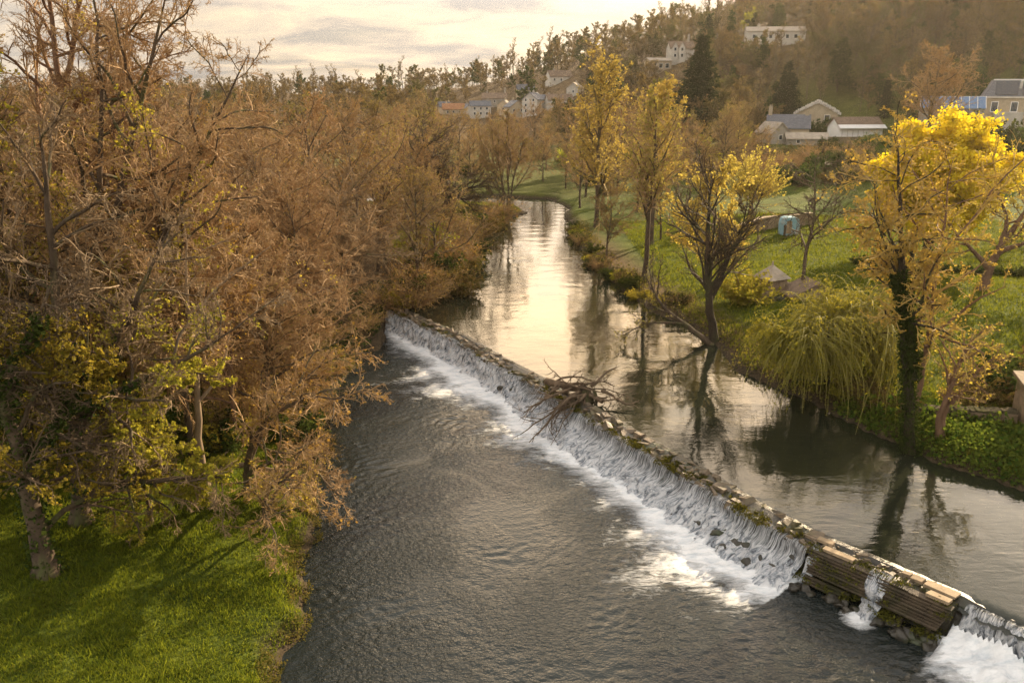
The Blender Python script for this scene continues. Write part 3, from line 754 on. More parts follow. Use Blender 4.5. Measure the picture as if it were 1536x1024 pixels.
# --- near bare trees of the left bank (three skeletons, many twigs)
def bank_tree(seed, H, spread=0.5, n3=8, n4=5, twig='twig', lean=(0.5, -0.6), leaf=True, n1=22, trop=0.02, bark='bark', buds=3500, clear=0.2):
    lf = [dict(m='bud', n=buds, s=0.06, tp=0.5)] if leaf is True else leaf
    return tree(seed, [straight(H, lean, 0.5, np.random.default_rng(seed)), [(0, 0, H*.22), (0.7, 0.5, H*.45), (1.8, 1.0, H*.7), (2.4, 1.1, H*.93)]], [0.26, 0.15],
        [dict(n=n1, t0=clear, t1=0.97, ang=58, asd=14, lf=spread, K=9, wob=0.13, trop=trop, prof=lambda t: (1.15-0.8*t)),
         dict(n=11, t0=0.15, t1=1.0, ang=46, asd=14, lf=0.42, K=6, wob=0.16, trop=0.01, lmin=0.5),
         dict(n=n3, t0=0.12, t1=1.0, ang=48, asd=18, lf=0.46, K=5, wob=0.26, trop=0.03, lmin=0.6),
         dict(n=n4, t0=0.1, t1=1.0, ang=44, asd=18, lf=0.55, K=3, wob=0.28, trop=0.05, lmin=0.7)],
        lf, bark, twig, rend=(0.03, 0.022, 0.014, 0.0095, 0.0075))
BANK = [bank_tree(101, 16, 0.5), bank_tree(102, 15, 0.56, lean=(-0.6, 0.8), twig='twig', leaf=[dict(m='bud_olive', n=4500, s=0.07, tp=0.5)]), bank_tree(103, 17, 0.44, lean=(0.2, 1.0), twig='twig_grey')]
BANK_Y = bank_tree(104, 14, 0.52, leaf=[dict(m='leaf_spring', n=50000, s=0.13, tp=0.5, patch=0.45)], twig='twig_dark', n3=7, n4=5)

def slender_tree(seed, H, lean, leafm='leaf_spring', n=9000, bark='bark'):
    return tree(seed, [straight(H, lean, 0.35, np.random.default_rng(seed)), [(0, 0, H*.3), (lean[0]*.3+.5, .3, H*.5), (lean[0]*.3+.9, .5, H*.75), (lean[0]*.3+1.1, .5, H*.92)]], [0.17, 0.09],
        [dict(n=26, t0=.18, t1=.98, ang=50, asd=16, lf=.26, K=8, wob=.17, trop=.05, prof=lambda t: 1.15-.7*t), dict(n=8, t0=.15, t1=1, ang=46, asd=15, lf=.45, K=5, wob=.2, trop=.02),
         dict(n=5, t0=.12, t1=1, ang=46, asd=17, lf=.5, K=4, wob=.25, trop=.03), dict(n=4, t0=.1, t1=1, ang=42, asd=15, lf=.5, K=3, wob=.22, trop=.03)],
        [dict(m=leafm, n=n, s=.11, tp=.4, patch=.38)], bark, 'twig', rend=(.03,.02,.013,.009,.0075))
SLIM = [slender_tree(111, 18, (.4, .3)), slender_tree(112, 21, (-.5, .4), 'leaf_amber', 7000, 'bark_red')]
# --- medium trees for 60-200 m
def mid_tree(seed, H, spread, leafm, nleaf, ls, twig, bark='bark', ang=50, n1=20, trop=0.05, clear=0.25, stems=None, n2=9, n3=6, n4=4, tr=None, rs=1.0, patch=0, k4=True, wob=0.13, prof=None, **kw):
    lv = [dict(n=n1, t0=clear, t1=0.98, ang=ang, asd=12, lf=spread, K=7, wob=wob, trop=trop, prof=prof or (lambda t: (1.15-0.75*t))),
          dict(n=n2, t0=0.15, t1=1.0, ang=44, asd=14, lf=0.45, K=5, wob=0.16, trop=trop, lmin=0.5),
          dict(n=n3, t0=0.12, t1=1.0, ang=42, asd=14, lf=0.45, K=3, wob=0.18, trop=trop, lmin=0.6)]
    if n4: lv.append(dict(n=n4, t0=0.1, t1=1.0, ang=40, asd=15, lf=0.55, K=2, wob=0.18, trop=trop, lmin=0.7))
    return tree(seed, stems or [straight(H, (0.4, 0.3), 0.4, np.random.default_rng(seed))], tr or H*0.016, lv,
                dict(m=leafm, n=nleaf, s=ls, tp=0.5, patch=patch, **kw) if leafm else None, bark, twig, sides=(8, 5, 3, 3, 3),
                rend=(0.03, 0.024*rs, 0.018*rs, 0.014*rs, 0.012*rs))
MID = [mid_tree(201, 16, 0.42, 'bud', 4500, 0.10, 'twig', rs=1.2), mid_tree(202, 15, 0.5, 'bud', 4500, 0.10, 'twig', ang=55, rs=1.2), mid_tree(203, 17, 0.36, 'bud_olive', 6000, 0.11, 'twig_grey', ang=44, rs=1.2),
       mid_tree(204, 14, 0.48, 'bud_olive', 7000, 0.11, 'twig', ang=52, rs=1.2)]
MID_GOLD = mid_tree(205, 14, 0.4, 'leaf_amber', 12000, 0.13, 'twig', ang=46, rs=1.1)

# --- far trees: one mesh each
def far_tree(seed, H, spread, leafm, nleaf, ls, twig, ang=48, bark='bark', clear=0.3, trop=0.06, rs=1.0, n1=16, n2=8, n3=7, prof=None):
    p = mid_tree(seed, H, spread, leafm, nleaf, ls, twig, bark, ang, n1=n1, n2=n2, n3=n3, n4=0, clear=clear, trop=trop, rs=rs, prof=prof, jit=0.12)
    return join(p, 'far_tree')
def join(parts, name):
    mb = MB(); mats = []
    for pn, me in parts.items():
        V = np.empty(len(me.vertices)*3, np.float32); me.vertices.foreach_get('co', V)
        F = np.empty(len(me.loops), np.int32); me.loops.foreach_get('vertex_index', F)
        mb.add(V.reshape(-1, 3), F.reshape(-1, 4), len(mats)); mats.append(me.materials[0])
    r = mb.mesh(name, mats, False)
    for me in parts.values(): bpy.data.meshes.remove(me)
    return r
def conifer(seed, H, Rb, n, tiers=True, cl=0.05, dens=14, ls=0.5, trunk='bark_dark', leafm='needle', droopy=0.25):
    rng = np.random.default_rng(seed)
    tm = MB(); P, L = path([(0, 0, -0.5), (0, 0, H*0.5), (0.1, 0, H)], 10, rng, 0.02)
    R = np.linspace(H*0.016, 0.03, 11); tm.tubes(P[None], R[None], 7, rng)
    t = cl + (1-cl)*np.sort(rng.random(n))**0.9
    a = np.arange(n)*2.399 + rng.normal(0, .3, n)
    ln = Rb*(1-t)**0.85*(0.75+0.45*rng.random(n)) + 0.25
    d = np.stack([np.cos(a), np.sin(a), 0.15 - droopy + 0.5*t], 1); d /= np.linalg.norm(d, axis=1, keepdims=True)
    p0 = np.stack([a*0, a*0, t*H], 1)
    BP, BR = grow(rng, p0, d, ln, 0.012*ln+0.02, 5, 0.05, 0.05, 0.012)
    bm = MB(); bm.tubes(BP, BR, 3, rng); out = {'trunk': tm.mesh('trunk', M[trunk], True)}
    lm = MB(); k = dens; ii = np.repeat(np.arange(n), k); f = (0.12 + 0.88*rng.random(n*k))*5; i = np.minimum(f.astype(int), 4); fr = (f-i)[:, None]
    q = BP[ii, i]*(1-fr)+BP[ii, i+1]*fr
    w = (1.05-f/5)[:, None]*ln[ii][:, None]*0.22
    q = q + rng.normal(0, 1, q.shape)*w*np.array([1, 1, 0.35])
    lm.leaves(q, ls, rng, 0.22, droop=0.55)
    lm2 = bm
    out['branches'] = lm2.mesh('branches', M[trunk], False); out['needles'] = lm.mesh('needles', M[leafm], False)
    return out
FAR = {
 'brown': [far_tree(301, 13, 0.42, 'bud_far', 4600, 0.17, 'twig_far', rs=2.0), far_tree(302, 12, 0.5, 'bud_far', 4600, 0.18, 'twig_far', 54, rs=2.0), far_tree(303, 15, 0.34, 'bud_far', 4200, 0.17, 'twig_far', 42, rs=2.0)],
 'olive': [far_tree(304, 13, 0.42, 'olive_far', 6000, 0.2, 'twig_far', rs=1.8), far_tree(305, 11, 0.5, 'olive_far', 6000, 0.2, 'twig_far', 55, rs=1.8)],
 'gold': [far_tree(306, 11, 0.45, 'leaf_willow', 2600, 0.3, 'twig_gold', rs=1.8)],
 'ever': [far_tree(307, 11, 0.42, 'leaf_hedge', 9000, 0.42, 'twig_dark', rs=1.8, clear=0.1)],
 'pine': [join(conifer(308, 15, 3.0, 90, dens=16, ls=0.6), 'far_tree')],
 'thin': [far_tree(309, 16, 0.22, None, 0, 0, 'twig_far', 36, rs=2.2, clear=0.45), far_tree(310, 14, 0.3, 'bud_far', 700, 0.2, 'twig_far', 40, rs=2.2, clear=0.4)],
}
def shrub(seed, H, W, leafm, n, ls, stem='twig_dark', ns=26, lumps=0.35):
    rng = np.random.default_rng(seed); a = rng.random(ns)*6.283
    d = np.stack([np.cos(a)*W*0.5, np.sin(a)*W*0.5, H*np.ones(ns)*0.8], 1); L = np.linalg.norm(d, axis=1)*(0.6+0.6*rng.random(ns)); d /= np.linalg.norm(d, axis=1, keepdims=True)
    p0 = np.stack([np.cos(a)*W*0.12, np.sin(a)*W*0.12, a*0-0.1], 1)
    P, R = grow(rng, p0, d, L, 0.02+0*L, 5, 0.15, 0.0, 0.006)
    p, dd, L2, r2 = spawn(rng, P, R, L, 9, 0.2, 1, 45, 14, 0.45)
    P2, R2 = grow(rng, p, dd, L2, r2, 3, 0.2, 0.0, 0.006)
    mb = MB(); mb.tubes(P, R, 4, rng); mb.tubes(P2, R2, 3, rng)
    lm = MB(); k = rng.integers(0, len(P2), n); f = rng.random(n)*3; i = np.minimum(f.astype(int), 2); fr = (f-i)[:, None]
    q = P2[k, i]*(1-fr)+P2[k, i+1]*fr + rng.normal(0, 0.1*H*lumps, (n, 3)); q[:, 2] = np.abs(q[:, 2])
    lm.leaves(q, ls, rng, 0.42)
    return {'stems': mb.mesh('stems', M[stem]), 'leaves': lm.mesh('leaves', M[leafm])}
SH = {'green': shrub(401, 1.6, 2.6, 'leaf_hedge', 3500, 0.15), 'bramble': shrub(402, 1.5, 3.0, 'bramble', 2600, 0.13, 'twig', 40), 'bright': shrub(403, 1.4, 2.2, 'leaf_spring', 2600, 0.13),
      'twiggy': shrub(404, 2.6, 3.4, 'bud', 900, 0.09, 'twig', 60), 'gold': shrub(405, 2.4, 3.0, 'leaf_willow', 4000, 0.16, 'twig_gold', 40)}

# ------------------------------------------------------------------ the single trees one can point at
def here(u, v, dz=0.0):
    x, y, z = on(u, v); return (x, y, z + dz)
def at_xy(x, y, dz=0.0): return (x, y, gz(x, y) + dz)

# foreground left
T = tree(11, [[(0,0,-.4),(-.05,0,2.5),(-.35,.1,6),(-.7,.2,9.5),(-.55,.4,12.5)], [(-.6,.1,8.2),(-1.4,0,9.6),(-1.7,.2,11.5),(-1.9,.3,14)], [(-.4,.1,6.8),(.5,-.2,8.6),(1.6,-.3,10.2),(2.4,-.2,12.2)], [(0,0,4.2),(.9,.4,5.6),(2.2,.5,7.4),(2.8,.8,9.8)]], [0.40,0.17,0.16,0.15],
   [dict(n=15, t0=0.12, t1=0.98, ang=66, asd=15, lf=0.42, K=9, wob=0.15, trop=-0.02), dict(n=9, t0=0.2, t1=1, ang=46, asd=14, lf=0.45, K=6, wob=0.16, trop=0.0),
    dict(n=6, t0=0.15, t1=1, ang=46, asd=17, lf=0.48, K=5, wob=0.25, trop=-0.02), dict(n=5, t0=0.1, t1=1, ang=42, asd=15, lf=0.5, K=3, wob=0.18, trop=0)],
   [dict(m='leaf_spring', n=90000, s=0.10, zmax=11, patch=0.42, tp=0.4)], 'bark', 'twig_dark', ivy=dict(n=5200, t=0.75, w=0.28, s=0.12), K0=16, flare=0.9, rend=(0.03,0.022,0.014,0.0095,0.0075))
place(T, 'ivy_clad_tree', at_xy(-18.4, 28.8), 0, 'dark ivy clad tree with flared pale base standing nearest on the left lawn', cat='tree')
T = tree(12, [[(0,0,-.4),(.1,.1,2.2),(.25,.3,5.5),(.1,.4,9),(.6,.4,13),(.5,.5,17)], [(.2,.2,3.5),(1.6,.2,6.5),(3.6,.3,10),(5.2,.5,13.2)], [(.2,.3,5.0),(2.4,-.4,6.2),(5.2,-.8,7.6),(8,-1,9.4)], [(.1,.1,1.6),(1.8,-.2,1.9),(4.2,-.6,2.4),(7.4,-.8,2.7)]], [0.36,0.2,0.17,0.15],
   [dict(n=13, t0=0.2, t1=0.98, ang=58, asd=15, lf=0.38, K=9, wob=0.14, trop=0.01), dict(n=10, t0=0.2, t1=1, ang=46, asd=14, lf=0.45, K=6, wob=0.16, trop=0.0),
    dict(n=7, t0=0.15, t1=1, ang=46, asd=17, lf=0.48, K=5, wob=0.25, trop=0.0), dict(n=5, t0=0.1, t1=1, ang=42, asd=15, lf=0.5, K=3, wob=0.18, trop=0)],
   [dict(m='leaf_spring', n=90000, s=0.10, zmax=10, patch=0.42, tp=0.4)], 'bark', 'twig_grey', ivy=dict(n=2600, t=0.5, w=0.22, s=0.12), K0=16, flare=0.9, rend=(0.03,0.022,0.014,0.0095,0.0075))
place(T, 'spreading_tree', at_xy(-19.0, 32.8), 0, 'big spreading tree with low boughs and spring leaves behind the ivy clad one')
# tall twin-leader tree rising out of the frame
T = tree(13, [[(0,0,-.4),(.2,0,6),(.5,.2,13),(.9,.3,17),(1.1,.2,21),(1.2,.2,26)], [(.85,.3,16.5),(1.9,.2,18.8),(3.0,.1,22),(4.4,.3,26)], [(.7,.2,15.2),(2.8,-.2,17.2),(5.4,-.1,18.6),(8.4,.2,19.6)]], [0.36,0.17,0.13],
   [dict(n=22, t0=0.3, t1=0.98, ang=50, asd=15, lf=0.30, K=9, wob=0.13, trop=0.03), dict(n=9, t0=0.2, t1=1, ang=46, asd=14, lf=0.42, K=6, wob=0.16, trop=0.02),
    dict(n=7, t0=0.15, t1=1, ang=46, asd=17, lf=0.48, K=5, wob=0.25, trop=0.02), dict(n=5, t0=0.1, t1=1, ang=42, asd=15, lf=0.5, K=3, wob=0.18, trop=0.02)],
   [dict(m='bud', n=2500, s=0.06)], 'bark_red', 'twig', K0=16, rend=(0.03,0.022,0.015,0.011,0.009))
place(T, 'tall_bare_tree', at_xy(-25.2, 45.5), 0, 'tallest bare tree on the left with two leaders forking against the sky')
T = tree(14, [[(0,0,-.4),(-.1,.1,6),(.2,.2,12),(.1,.2,18),(.2,.1,24)], [(0,.1,9),(-1.4,.2,13),(-2.2,.2,18),(-2.6,.2,22)], [(0,.1,11),(1.2,.2,15),(1.7,.4,19),(1.8,.4,23)]], [0.3,0.16,0.14],
   [dict(n=22, t0=0.3, t1=0.98, ang=44, asd=15, lf=0.28, K=8, wob=0.14, trop=0.04), dict(n=9, t0=0.2, t1=1, ang=46, asd=14, lf=0.42, K=6, wob=0.16, trop=0.02),
    dict(n=7, t0=0.15, t1=1, ang=46, asd=17, lf=0.48, K=5, wob=0.25, trop=0.02), dict(n=5, t0=0.1, t1=1, ang=42, asd=15, lf=0.5, K=3, wob=0.18, trop=0.02)],
   [dict(m='bud', n=2500, s=0.06)], 'bark_red', 'twig', K0=16, rend=(0.03,0.022,0.015,0.011,0.009))
place(T, 'tall_bare_tree', at_xy(-25.6, 38.0), 0.4, 'tall bare tree cut by the left edge with many upright boughs')
# pale slim trunk and big right-leaning crown
T = tree(15, [[(0,0,-.4),(.1,0,4),(.0,.1,8),(.2,.2,13)], [(.05,0,.9),(1.6,-.3,1.3),(3.6,-.6,1.0),(5.6,-.8,1.6)]], [0.2,0.14],
   [dict(n=12, t0=0.3, t1=0.98, ang=60, asd=15, lf=0.42, K=8, wob=0.14, trop=0.0), dict(n=9, t0=0.2, t1=1, ang=46, asd=14, lf=0.45, K=6, wob=0.16, trop=0.0),
    dict(n=7, t0=0.15, t1=1, ang=46, asd=17, lf=0.48, K=5, wob=0.25, trop=0.0), dict(n=5, t0=0.1, t1=1, ang=42, asd=15, lf=0.5, K=3, wob=0.18, trop=0)],
   [dict(m='leaf_amber', n=7000, s=0.12, zmax=8, patch=0.45)], 'bark_pale', 'twig', K0=14, rend=(0.03,0.022,0.014,0.0095,0.0075))
place(T, 'slim_tree', at_xy(-15.2, 37.5), 0, 'slim pale trunked tree with a low bough lying along the grass')
T = tree(16, [[(0,0,-.4),(.9,-.2,4),(2.8,-.3,9),(5.2,-.2,16),(7.4,0,22.5)], [(1.6,-.2,6),(4.4,-.8,8.4),(7.6,-1.2,13.4),(11,-1.4,19.5)], [(2.6,-.3,8.4),(3.0,.3,12),(3.8,.5,18),(4.2,.5,24)], [(.7,-.2,3.2),(3.4,-.9,5),(6.6,-1.6,6.2),(10,-2,7.8)]], [0.32,0.18,0.18,0.16],
   [dict(n=15, t0=0.2, t1=0.98, ang=55, asd=15, lf=0.36, K=9, wob=0.14, trop=0.02), dict(n=10, t0=0.2, t1=1, ang=46, asd=14, lf=0.45, K=6, wob=0.16, trop=0.01),
    dict(n=8, t0=0.15, t1=1, ang=46, asd=17, lf=0.48, K=5, wob=0.25, trop=0.01), dict(n=5, t0=0.1, t1=1, ang=42, asd=15, lf=0.5, K=3, wob=0.18, trop=0.02)],
   [dict(m='bud', n=3000, s=0.06)], 'bark', 'twig', K0=16, rend=(0.03,0.022,0.015,0.01,0.008))
place(T, 'leaning_bare_tree', at_xy(-23.5, 41.5), 0, 'large bare tree leaning right across the left wood towards the river')
# branches with amber leaves reaching low over the pool
T = tree(17, [[(0,0,-.3),(.6,-.2,2.4),(2.2,-.8,4.6),(4.2,-1.4,6.0),(6.2,-1.8,6.4)], [(.4,-.1,1.8),(1.6,.6,4),(3.4,1.4,6),(5.2,2,7)], [(.2,0,1.0),(2,-1.6,2.6),(4,-3,2.9),(5.8,-4.4,2.2)]], [0.17,0.13,0.11],
   [dict(n=12, t0=0.25, t1=0.98, ang=52, asd=16, lf=0.4, K=8, wob=0.16, trop=-0.01), dict(n=9, t0=0.2, t1=1, ang=46, asd=14, lf=0.45, K=6, wob=0.18, trop=-0.01),
    dict(n=6, t0=0.15, t1=1, ang=44, asd=14, lf=0.45, K=4, wob=0.2, trop=-0.01), dict(n=4, t0=0.1, t1=1, ang=42, asd=15, lf=0.5, K=3, wob=0.18, trop=0)],
   [dict(m='leaf_amber', n=3000, s=0.085, tp=0.4, patch=0.45)], 'bark', 'twig', K0=14, rend=(0.03,0.02,0.013,0.009,0.007))
place(T, 'overhanging_tree', at_xy(-13.2, 37.0), 0, 'low tree with amber leaf buds spreading its twigs over the dark pool')

place(T, 'overhanging_tree', at_xy(-11.2, 33.6), -0.5, 'small overhanging tree nearest the camera at the edge of the lawn', scale=.62)
left_near = [(-14.4,45.5,1,.60,'low round bare tree at the bend of the dark pool bank'),(-15.2,50.5,1,.80,'bare brown tree on the pool bank, nearest the low round one'),(-14.4,56.5,0,.82,'bare brown tree just left of the weir end'),
    (-20.5,47.5,2,.92,'grey twigged bare tree behind the low round one'),(-22.5,54.5,1,.96,'broad bare crown in the middle of the left wood'),(-17.8,61.5,0,.95,'domed brown tree crown above the far end of the weir'),
    (-27.5,50.5,0,1.02,'tangled bare tree behind the twin leader one'),(-24.5,63.5,1,1.04,'wide brown crown at the back of the near left wood'),(-13.6,65.8,2,.74,'grey brown tree overhanging the upstream end of the weir'),(-31,61,2,1.08,'grey bare tree rising at the far left of the wood')]
for i, (x, y, k, s, lab) in enumerate(left_near):
    place(BANK[k], 'bare_tree', at_xy(x, y, -0.1), i*2.1, lab, 'bare trees along the left bank', scale=s)
for i, (x, y, k_, s_, lab) in enumerate([(-22.6,36.2,0,.92,'slender upright tree in spring leaf behind the ivy clad tree'),(-17.0,40.6,0,1.0,'slender upright tree in spring leaf right of the spreading tree'),(-29.0,42.5,1,1.0,'red barked slender tree near the left edge, amber budded'),(-24.0,39.0,0,1.05,'slender upright tree in spring leaf left of the leaning crown'),(-28.6,37.6,0,1.0,'slender upright tree in spring leaf at the left picture edge'),(-19.0,36.4,0,.8,'short slender tree in spring leaf just behind the spreading tree'),(-20.8,44.0,1,1.02,'red barked slender tree beside the tallest bare one'),(-26.5,34.8,1,.95,'red barked slender tree cut by the left picture edge'),(-15.4,43.2,1,.68,'short red barked slender tree near the pool bank')]):
    place(SLIM[k_], 'slender_tree', at_xy(x, y, -.1), i*1.7, lab, None, scale=s_)
place(BANK_Y, 'leafing_tree', at_xy(-24.0, 33.5), 1.0, 'tree coming into yellow green leaf at the left edge of the lawn', scale=.62)
place(BANK_Y, 'leafing_tree', at_xy(-16.2, 33.4), 2.6, 'small leafing tree with its low twigs over the lawn shadow', scale=.40)
place(BANK_Y, 'leafing_tree', at_xy(-20.8, 40.2), 4.0, 'leafing tree standing between the spreading and the leaning tree', scale=.62)

# along the upper river, left
place(mid_tree(21, 13.5, 0.62, 'bud_olive', 2500, 0.09, 'twig_dark', 'bark_dark', ang=58, n1=15, n2=10, n3=7, n4=4, trop=0.0, clear=0.15, wob=0.2, stems=[[(0,0,-.4),(.6,0,3.5),(1.2,.1,8),(.6,.1,13)],[(.5,0,2.8),(3,-.3,5),(5.2,-.4,6.8),(8,-.3,7.5)]], tr=[.33,.2]), 'dark_branched_tree', at_xy(-10.6, 93), 0, 'dark gnarled tree with sprawling boughs on the left river bank')
place(SH['gold'], 'golden_bush', at_xy(-9.2, 86), 0, 'yellow bush under the dark gnarled tree on the left bank', cat='bush', scale=1.6)
place(mid_tree(22, 12.5, 0.4, 'bud_olive', 3500, 0.13, 'twig', ang=30, n1=8, clear=0.3, rs=1.3, stems=[[(0,0,-.4),(-.5,0,4),(-1,.1,8),(-1.2,.1,12)],[(0,.1,-.4),(.1,0,4),(.3,0,8),(.2,0,12.5)],[(.1,0,-.4),(.7,0,4),(1.6,0,8),(2.2,0,11.5)],[(0,-.2,-.4),(-1,-.2,3.5),(-2.2,-.3,7),(-3,-.4,10)]], tr=.16), 'multi_stemmed_tree', at_xy(-0.8, 122.8), 0, 'slender many stemmed tree on the green tongue where the river bends')

# right bank, near to far
T = tree(31, [[(0,0,-.5),(-.35,0,3),(-.9,.1,7),(-1.5,.2,11),(-2.4,.3,16.5)], [(-.5,0,4.4),(-1.0,.1,7.5),(-2.2,.2,10),(-3.6,.3,13.2)]], [0.28,0.15],
   [dict(n=30, t0=0.40, t1=0.98, ang=58, asd=16, lf=0.235, K=8, wob=0.2, trop=0.0, rf=0.4, prof=lambda t: 1.2-0.7*t), dict(n=9, t0=0.2, t1=1, ang=46, asd=14, lf=0.42, K=5, wob=0.16, trop=0.01),
    dict(n=5, t0=0.15, t1=1, ang=46, asd=17, lf=0.48, K=5, wob=0.25, trop=0.0), dict(n=3, t0=0.1, t1=1, ang=42, asd=15, lf=0.5, K=3, wob=0.18, trop=0)],
   [dict(m='leaf_honey', n=11000, s=0.08, tp=0.4)], 'bark_dark', 'twig_gold', ivy=dict(n=9000, t=0.62, w=0.30, s=0.11), K0=16, rend=(0.03,0.022,0.015,0.011,0.009))
place(T, 'ivy_clad_tree', at_xy(21.1, 40.4), 0, 'tall ivy clad tree with amber crown at the right water edge')
T = tree(32, [[(0,0,-.4),(.1,0,4),(0,.1,9),(-.2,.1,14.5)]], 0.17,
   [dict(n=22, t0=0.35, t1=0.98, ang=55, asd=14, lf=0.3, K=7, wob=0.15, trop=0.03), dict(n=8, t0=0.2, t1=1, ang=46, asd=14, lf=0.42, K=5, wob=0.16, trop=0.02),
    dict(n=6, t0=0.15, t1=1, ang=44, asd=14, lf=0.45, K=3, wob=0.18, trop=0.02)], [dict(m='leaf_honey', n=6500, s=0.08, tp=0.4)], 'bark_red', 'twig_gold', rend=(0.03,0.022,0.015,0.011,0.009))
place(T, 'slender_tree', at_xy(21.53, 41.82), 0, 'slender straight amber budded tree just behind the tall ivy clad trunk')
T = tree(33, [[(0,0,-.4),(-.35,0,1.3),(-.2,0,3.2),(.2,.1,5.6)], [(.1,0,-.4),(.35,0,1.5),(.55,0,3.0),(.62,0,3.9)], [(.4,0,1.9),(.9,0,2.8),(1.6,.1,3.8),(2.4,.1,4.6)]], [0.17,0.19,0.09],
   [dict(n=12, t0=0.45, t1=0.98, ang=50, asd=15, lf=0.42, K=6, wob=0.16, trop=0.03), dict(n=7, t0=0.2, t1=1, ang=46, asd=14, lf=0.42, K=4, wob=0.16, trop=0.02), dict(n=5, t0=0.15, t1=1, ang=44, asd=14, lf=0.45, K=3, wob=0.18, trop=0.02)],
   [dict(m='leaf_amber', n=1500, s=0.09)], 'bark_red', 'twig', rend=(0.03,0.022,0.013,0.009,0.007))
place(T, 'twin_trunk_tree', at_xy(22.66, 40.79), 0, 'small twin trunked tree with one lopped stem in front of the low wall')
# leaning field tree at the right edge
T = tree(34, [[(0,0,-.4),(.25,0,1.8),(1.1,0,4),(2.6,.2,6.6),(3.8,.3,9.5)], [(.3,0,2.0),(-.9,0,3.3),(-2.8,.1,4.6),(-4.6,.2,6.6)], [(1,0,3.6),(1.4,.4,6),(.4,.5,8),(-.4,.6,10)], [(.9,0,3.4),(3,-.6,4.4),(5.4,-.8,5.4),(7,-.8,7)]], [0.42,0.2,0.2,0.18],
   [dict(n=13, t0=0.3, t1=0.98, ang=55, asd=15, lf=0.4, K=7, wob=0.17, trop=0.02), dict(n=8, t0=0.2, t1=1, ang=46, asd=14, lf=0.45, K=5, wob=0.18, trop=0.01), dict(n=6, t0=0.15, t1=1, ang=44, asd=14, lf=0.45, K=3, wob=0.18, trop=0.01)],
   [dict(m='leaf_honey', n=11000, s=0.095, tp=0.4)], 'bark_red', 'twig_gold', rend=(0.03,0.026,0.018,0.014,0.01))
place(T, 'field_tree', at_xy(40.79, 70.56), 0, 'crooked red barked tree with forked pale boughs standing alone in the meadow')
# golden domed tree
T = tree(35, [[(0,0,-.4),(0,0,2),(.2,.1,6),(.3,.2,12)], [(0,0,1.6),(-1.6,-.3,4),(-3.4,-.6,6.6),(-4.6,-.8,8.8)], [(0,0,1.6),(1.6,-.4,4),(3.4,-.5,6.4),(4.8,-.6,8.6)], [(0,0,1.8),(.2,-1.6,4),(.4,-3.2,6.6),(.4,-4,9)], [(0,0,1.8),(-.3,1.6,4.4),(-.6,3,7),(-.6,3.6,9.6)], [(0,0,2.2),(-1.4,-.6,5.5),(-2.4,-.8,9),(-2.8,-.8,11)], [(0,0,2.2),(1.4,-.5,5.5),(2.4,-.6,9),(2.9,-.6,11.2)]], [.36,.2,.2,.2,.2,.18,.18],
   [dict(n=20, t0=.25, t1=1, ang=52, asd=16, lf=.32, K=6, wob=.14, trop=.03), dict(n=10, t0=.2, t1=1, ang=48, asd=15, lf=.5, K=4, wob=.16, trop=.03), dict(n=6, t0=.15, t1=1, ang=46, asd=15, lf=.5, K=3, wob=.18, trop=.03)],
   [dict(m='leaf_gold', n=170000, s=.19, tp=.6, jit=.26)], 'bark_dark', 'twig_dark', K0=10, rend=(.03,.03,.02,.015,.012))
place(T, 'golden_tree', at_xy(43.9, 87.0), 0, 'bright golden domed tree, the most vivid yellow crown in the meadow', scale=1.12, sx=1.12)
# weeping willow
T = tree(36, [[(0,0,-.3),(-.2,0,1.5),(-.6,0,3),(-1.2,.2,4.6)], [(0,0,1.2),(.8,.2,2.6),(1.8,.3,4),(2.8,.4,4.9)], [(-.1,0,1.2),(-1.2,-.5,2.6),(-2.6,-.8,4),(-3.4,-.9,4.6)], [(-.1,0,1.6),(0,1,3),(.2,2,4.4),(.2,2.6,5.2)]], [0.26,0.17,0.16,0.15],
   [dict(n=9, t0=0.45, t1=1, ang=52, asd=20, lf=0.62, K=7, wob=0.22, trop=-0.02, vary=.4), dict(n=24, t0=0.2, t1=1, ang=45, asd=16, lf=0.5, K=6, wob=0.1, trop=-0.22, abs=1.2), dict(n=7, t0=0.3, t1=1, ang=28, asd=14, lf=0.8, K=7, wob=0.06, trop=-0.45, abs=1.15, vary=.4)],
   [dict(m='leaf_willow', n=85000, s=0.14, asp=0.22, droop=1.6, tp=1.0)], 'bark_dark', 'twig_willow', K0=12, rend=(0.03,0.02,0.012,0.008,0.006))
place(T, 'weeping_willow', at_xy(19.88, 49.03), 0, 'weeping willow with yellow green curtains trailing at the right water edge', scale=0.80, sx=1.2)
# dark fan-shaped bank tree and leaning trunk
T = tree(37, [[(0,0,-.4),(-.5,0,2),(-1.0,0,5),(-1.3,.1,9),(-1.2,.1,12.5)], [(-.8,0,3.4),(.2,0,5.6),(1.2,.1,8),(1.8,.1,10.4)]], [0.34,0.16],
   [dict(n=26, t0=0.22, t1=0.98, ang=50, asd=12, lf=0.46, K=8, wob=0.11, trop=0.09, prof=lambda t: 1.1-0.75*t), dict(n=9, t0=0.2, t1=1, ang=40, asd=12, lf=0.42, K=5, wob=0.14, trop=0.06), dict(n=6, t0=0.15, t1=1, ang=40, asd=14, lf=0.45, K=3, wob=0.16, trop=0.04)],
   [dict(m='bud_olive', n=1500, s=0.09)], 'bark_dark', 'twig_dark', rend=(0.03,0.026,0.018,0.013,0.01))
place(T, 'fan_shaped_tree', at_xy(15.35, 60.36), 0, 'dark bare tree with an upswept fan of boughs rooted at the right bank edge')
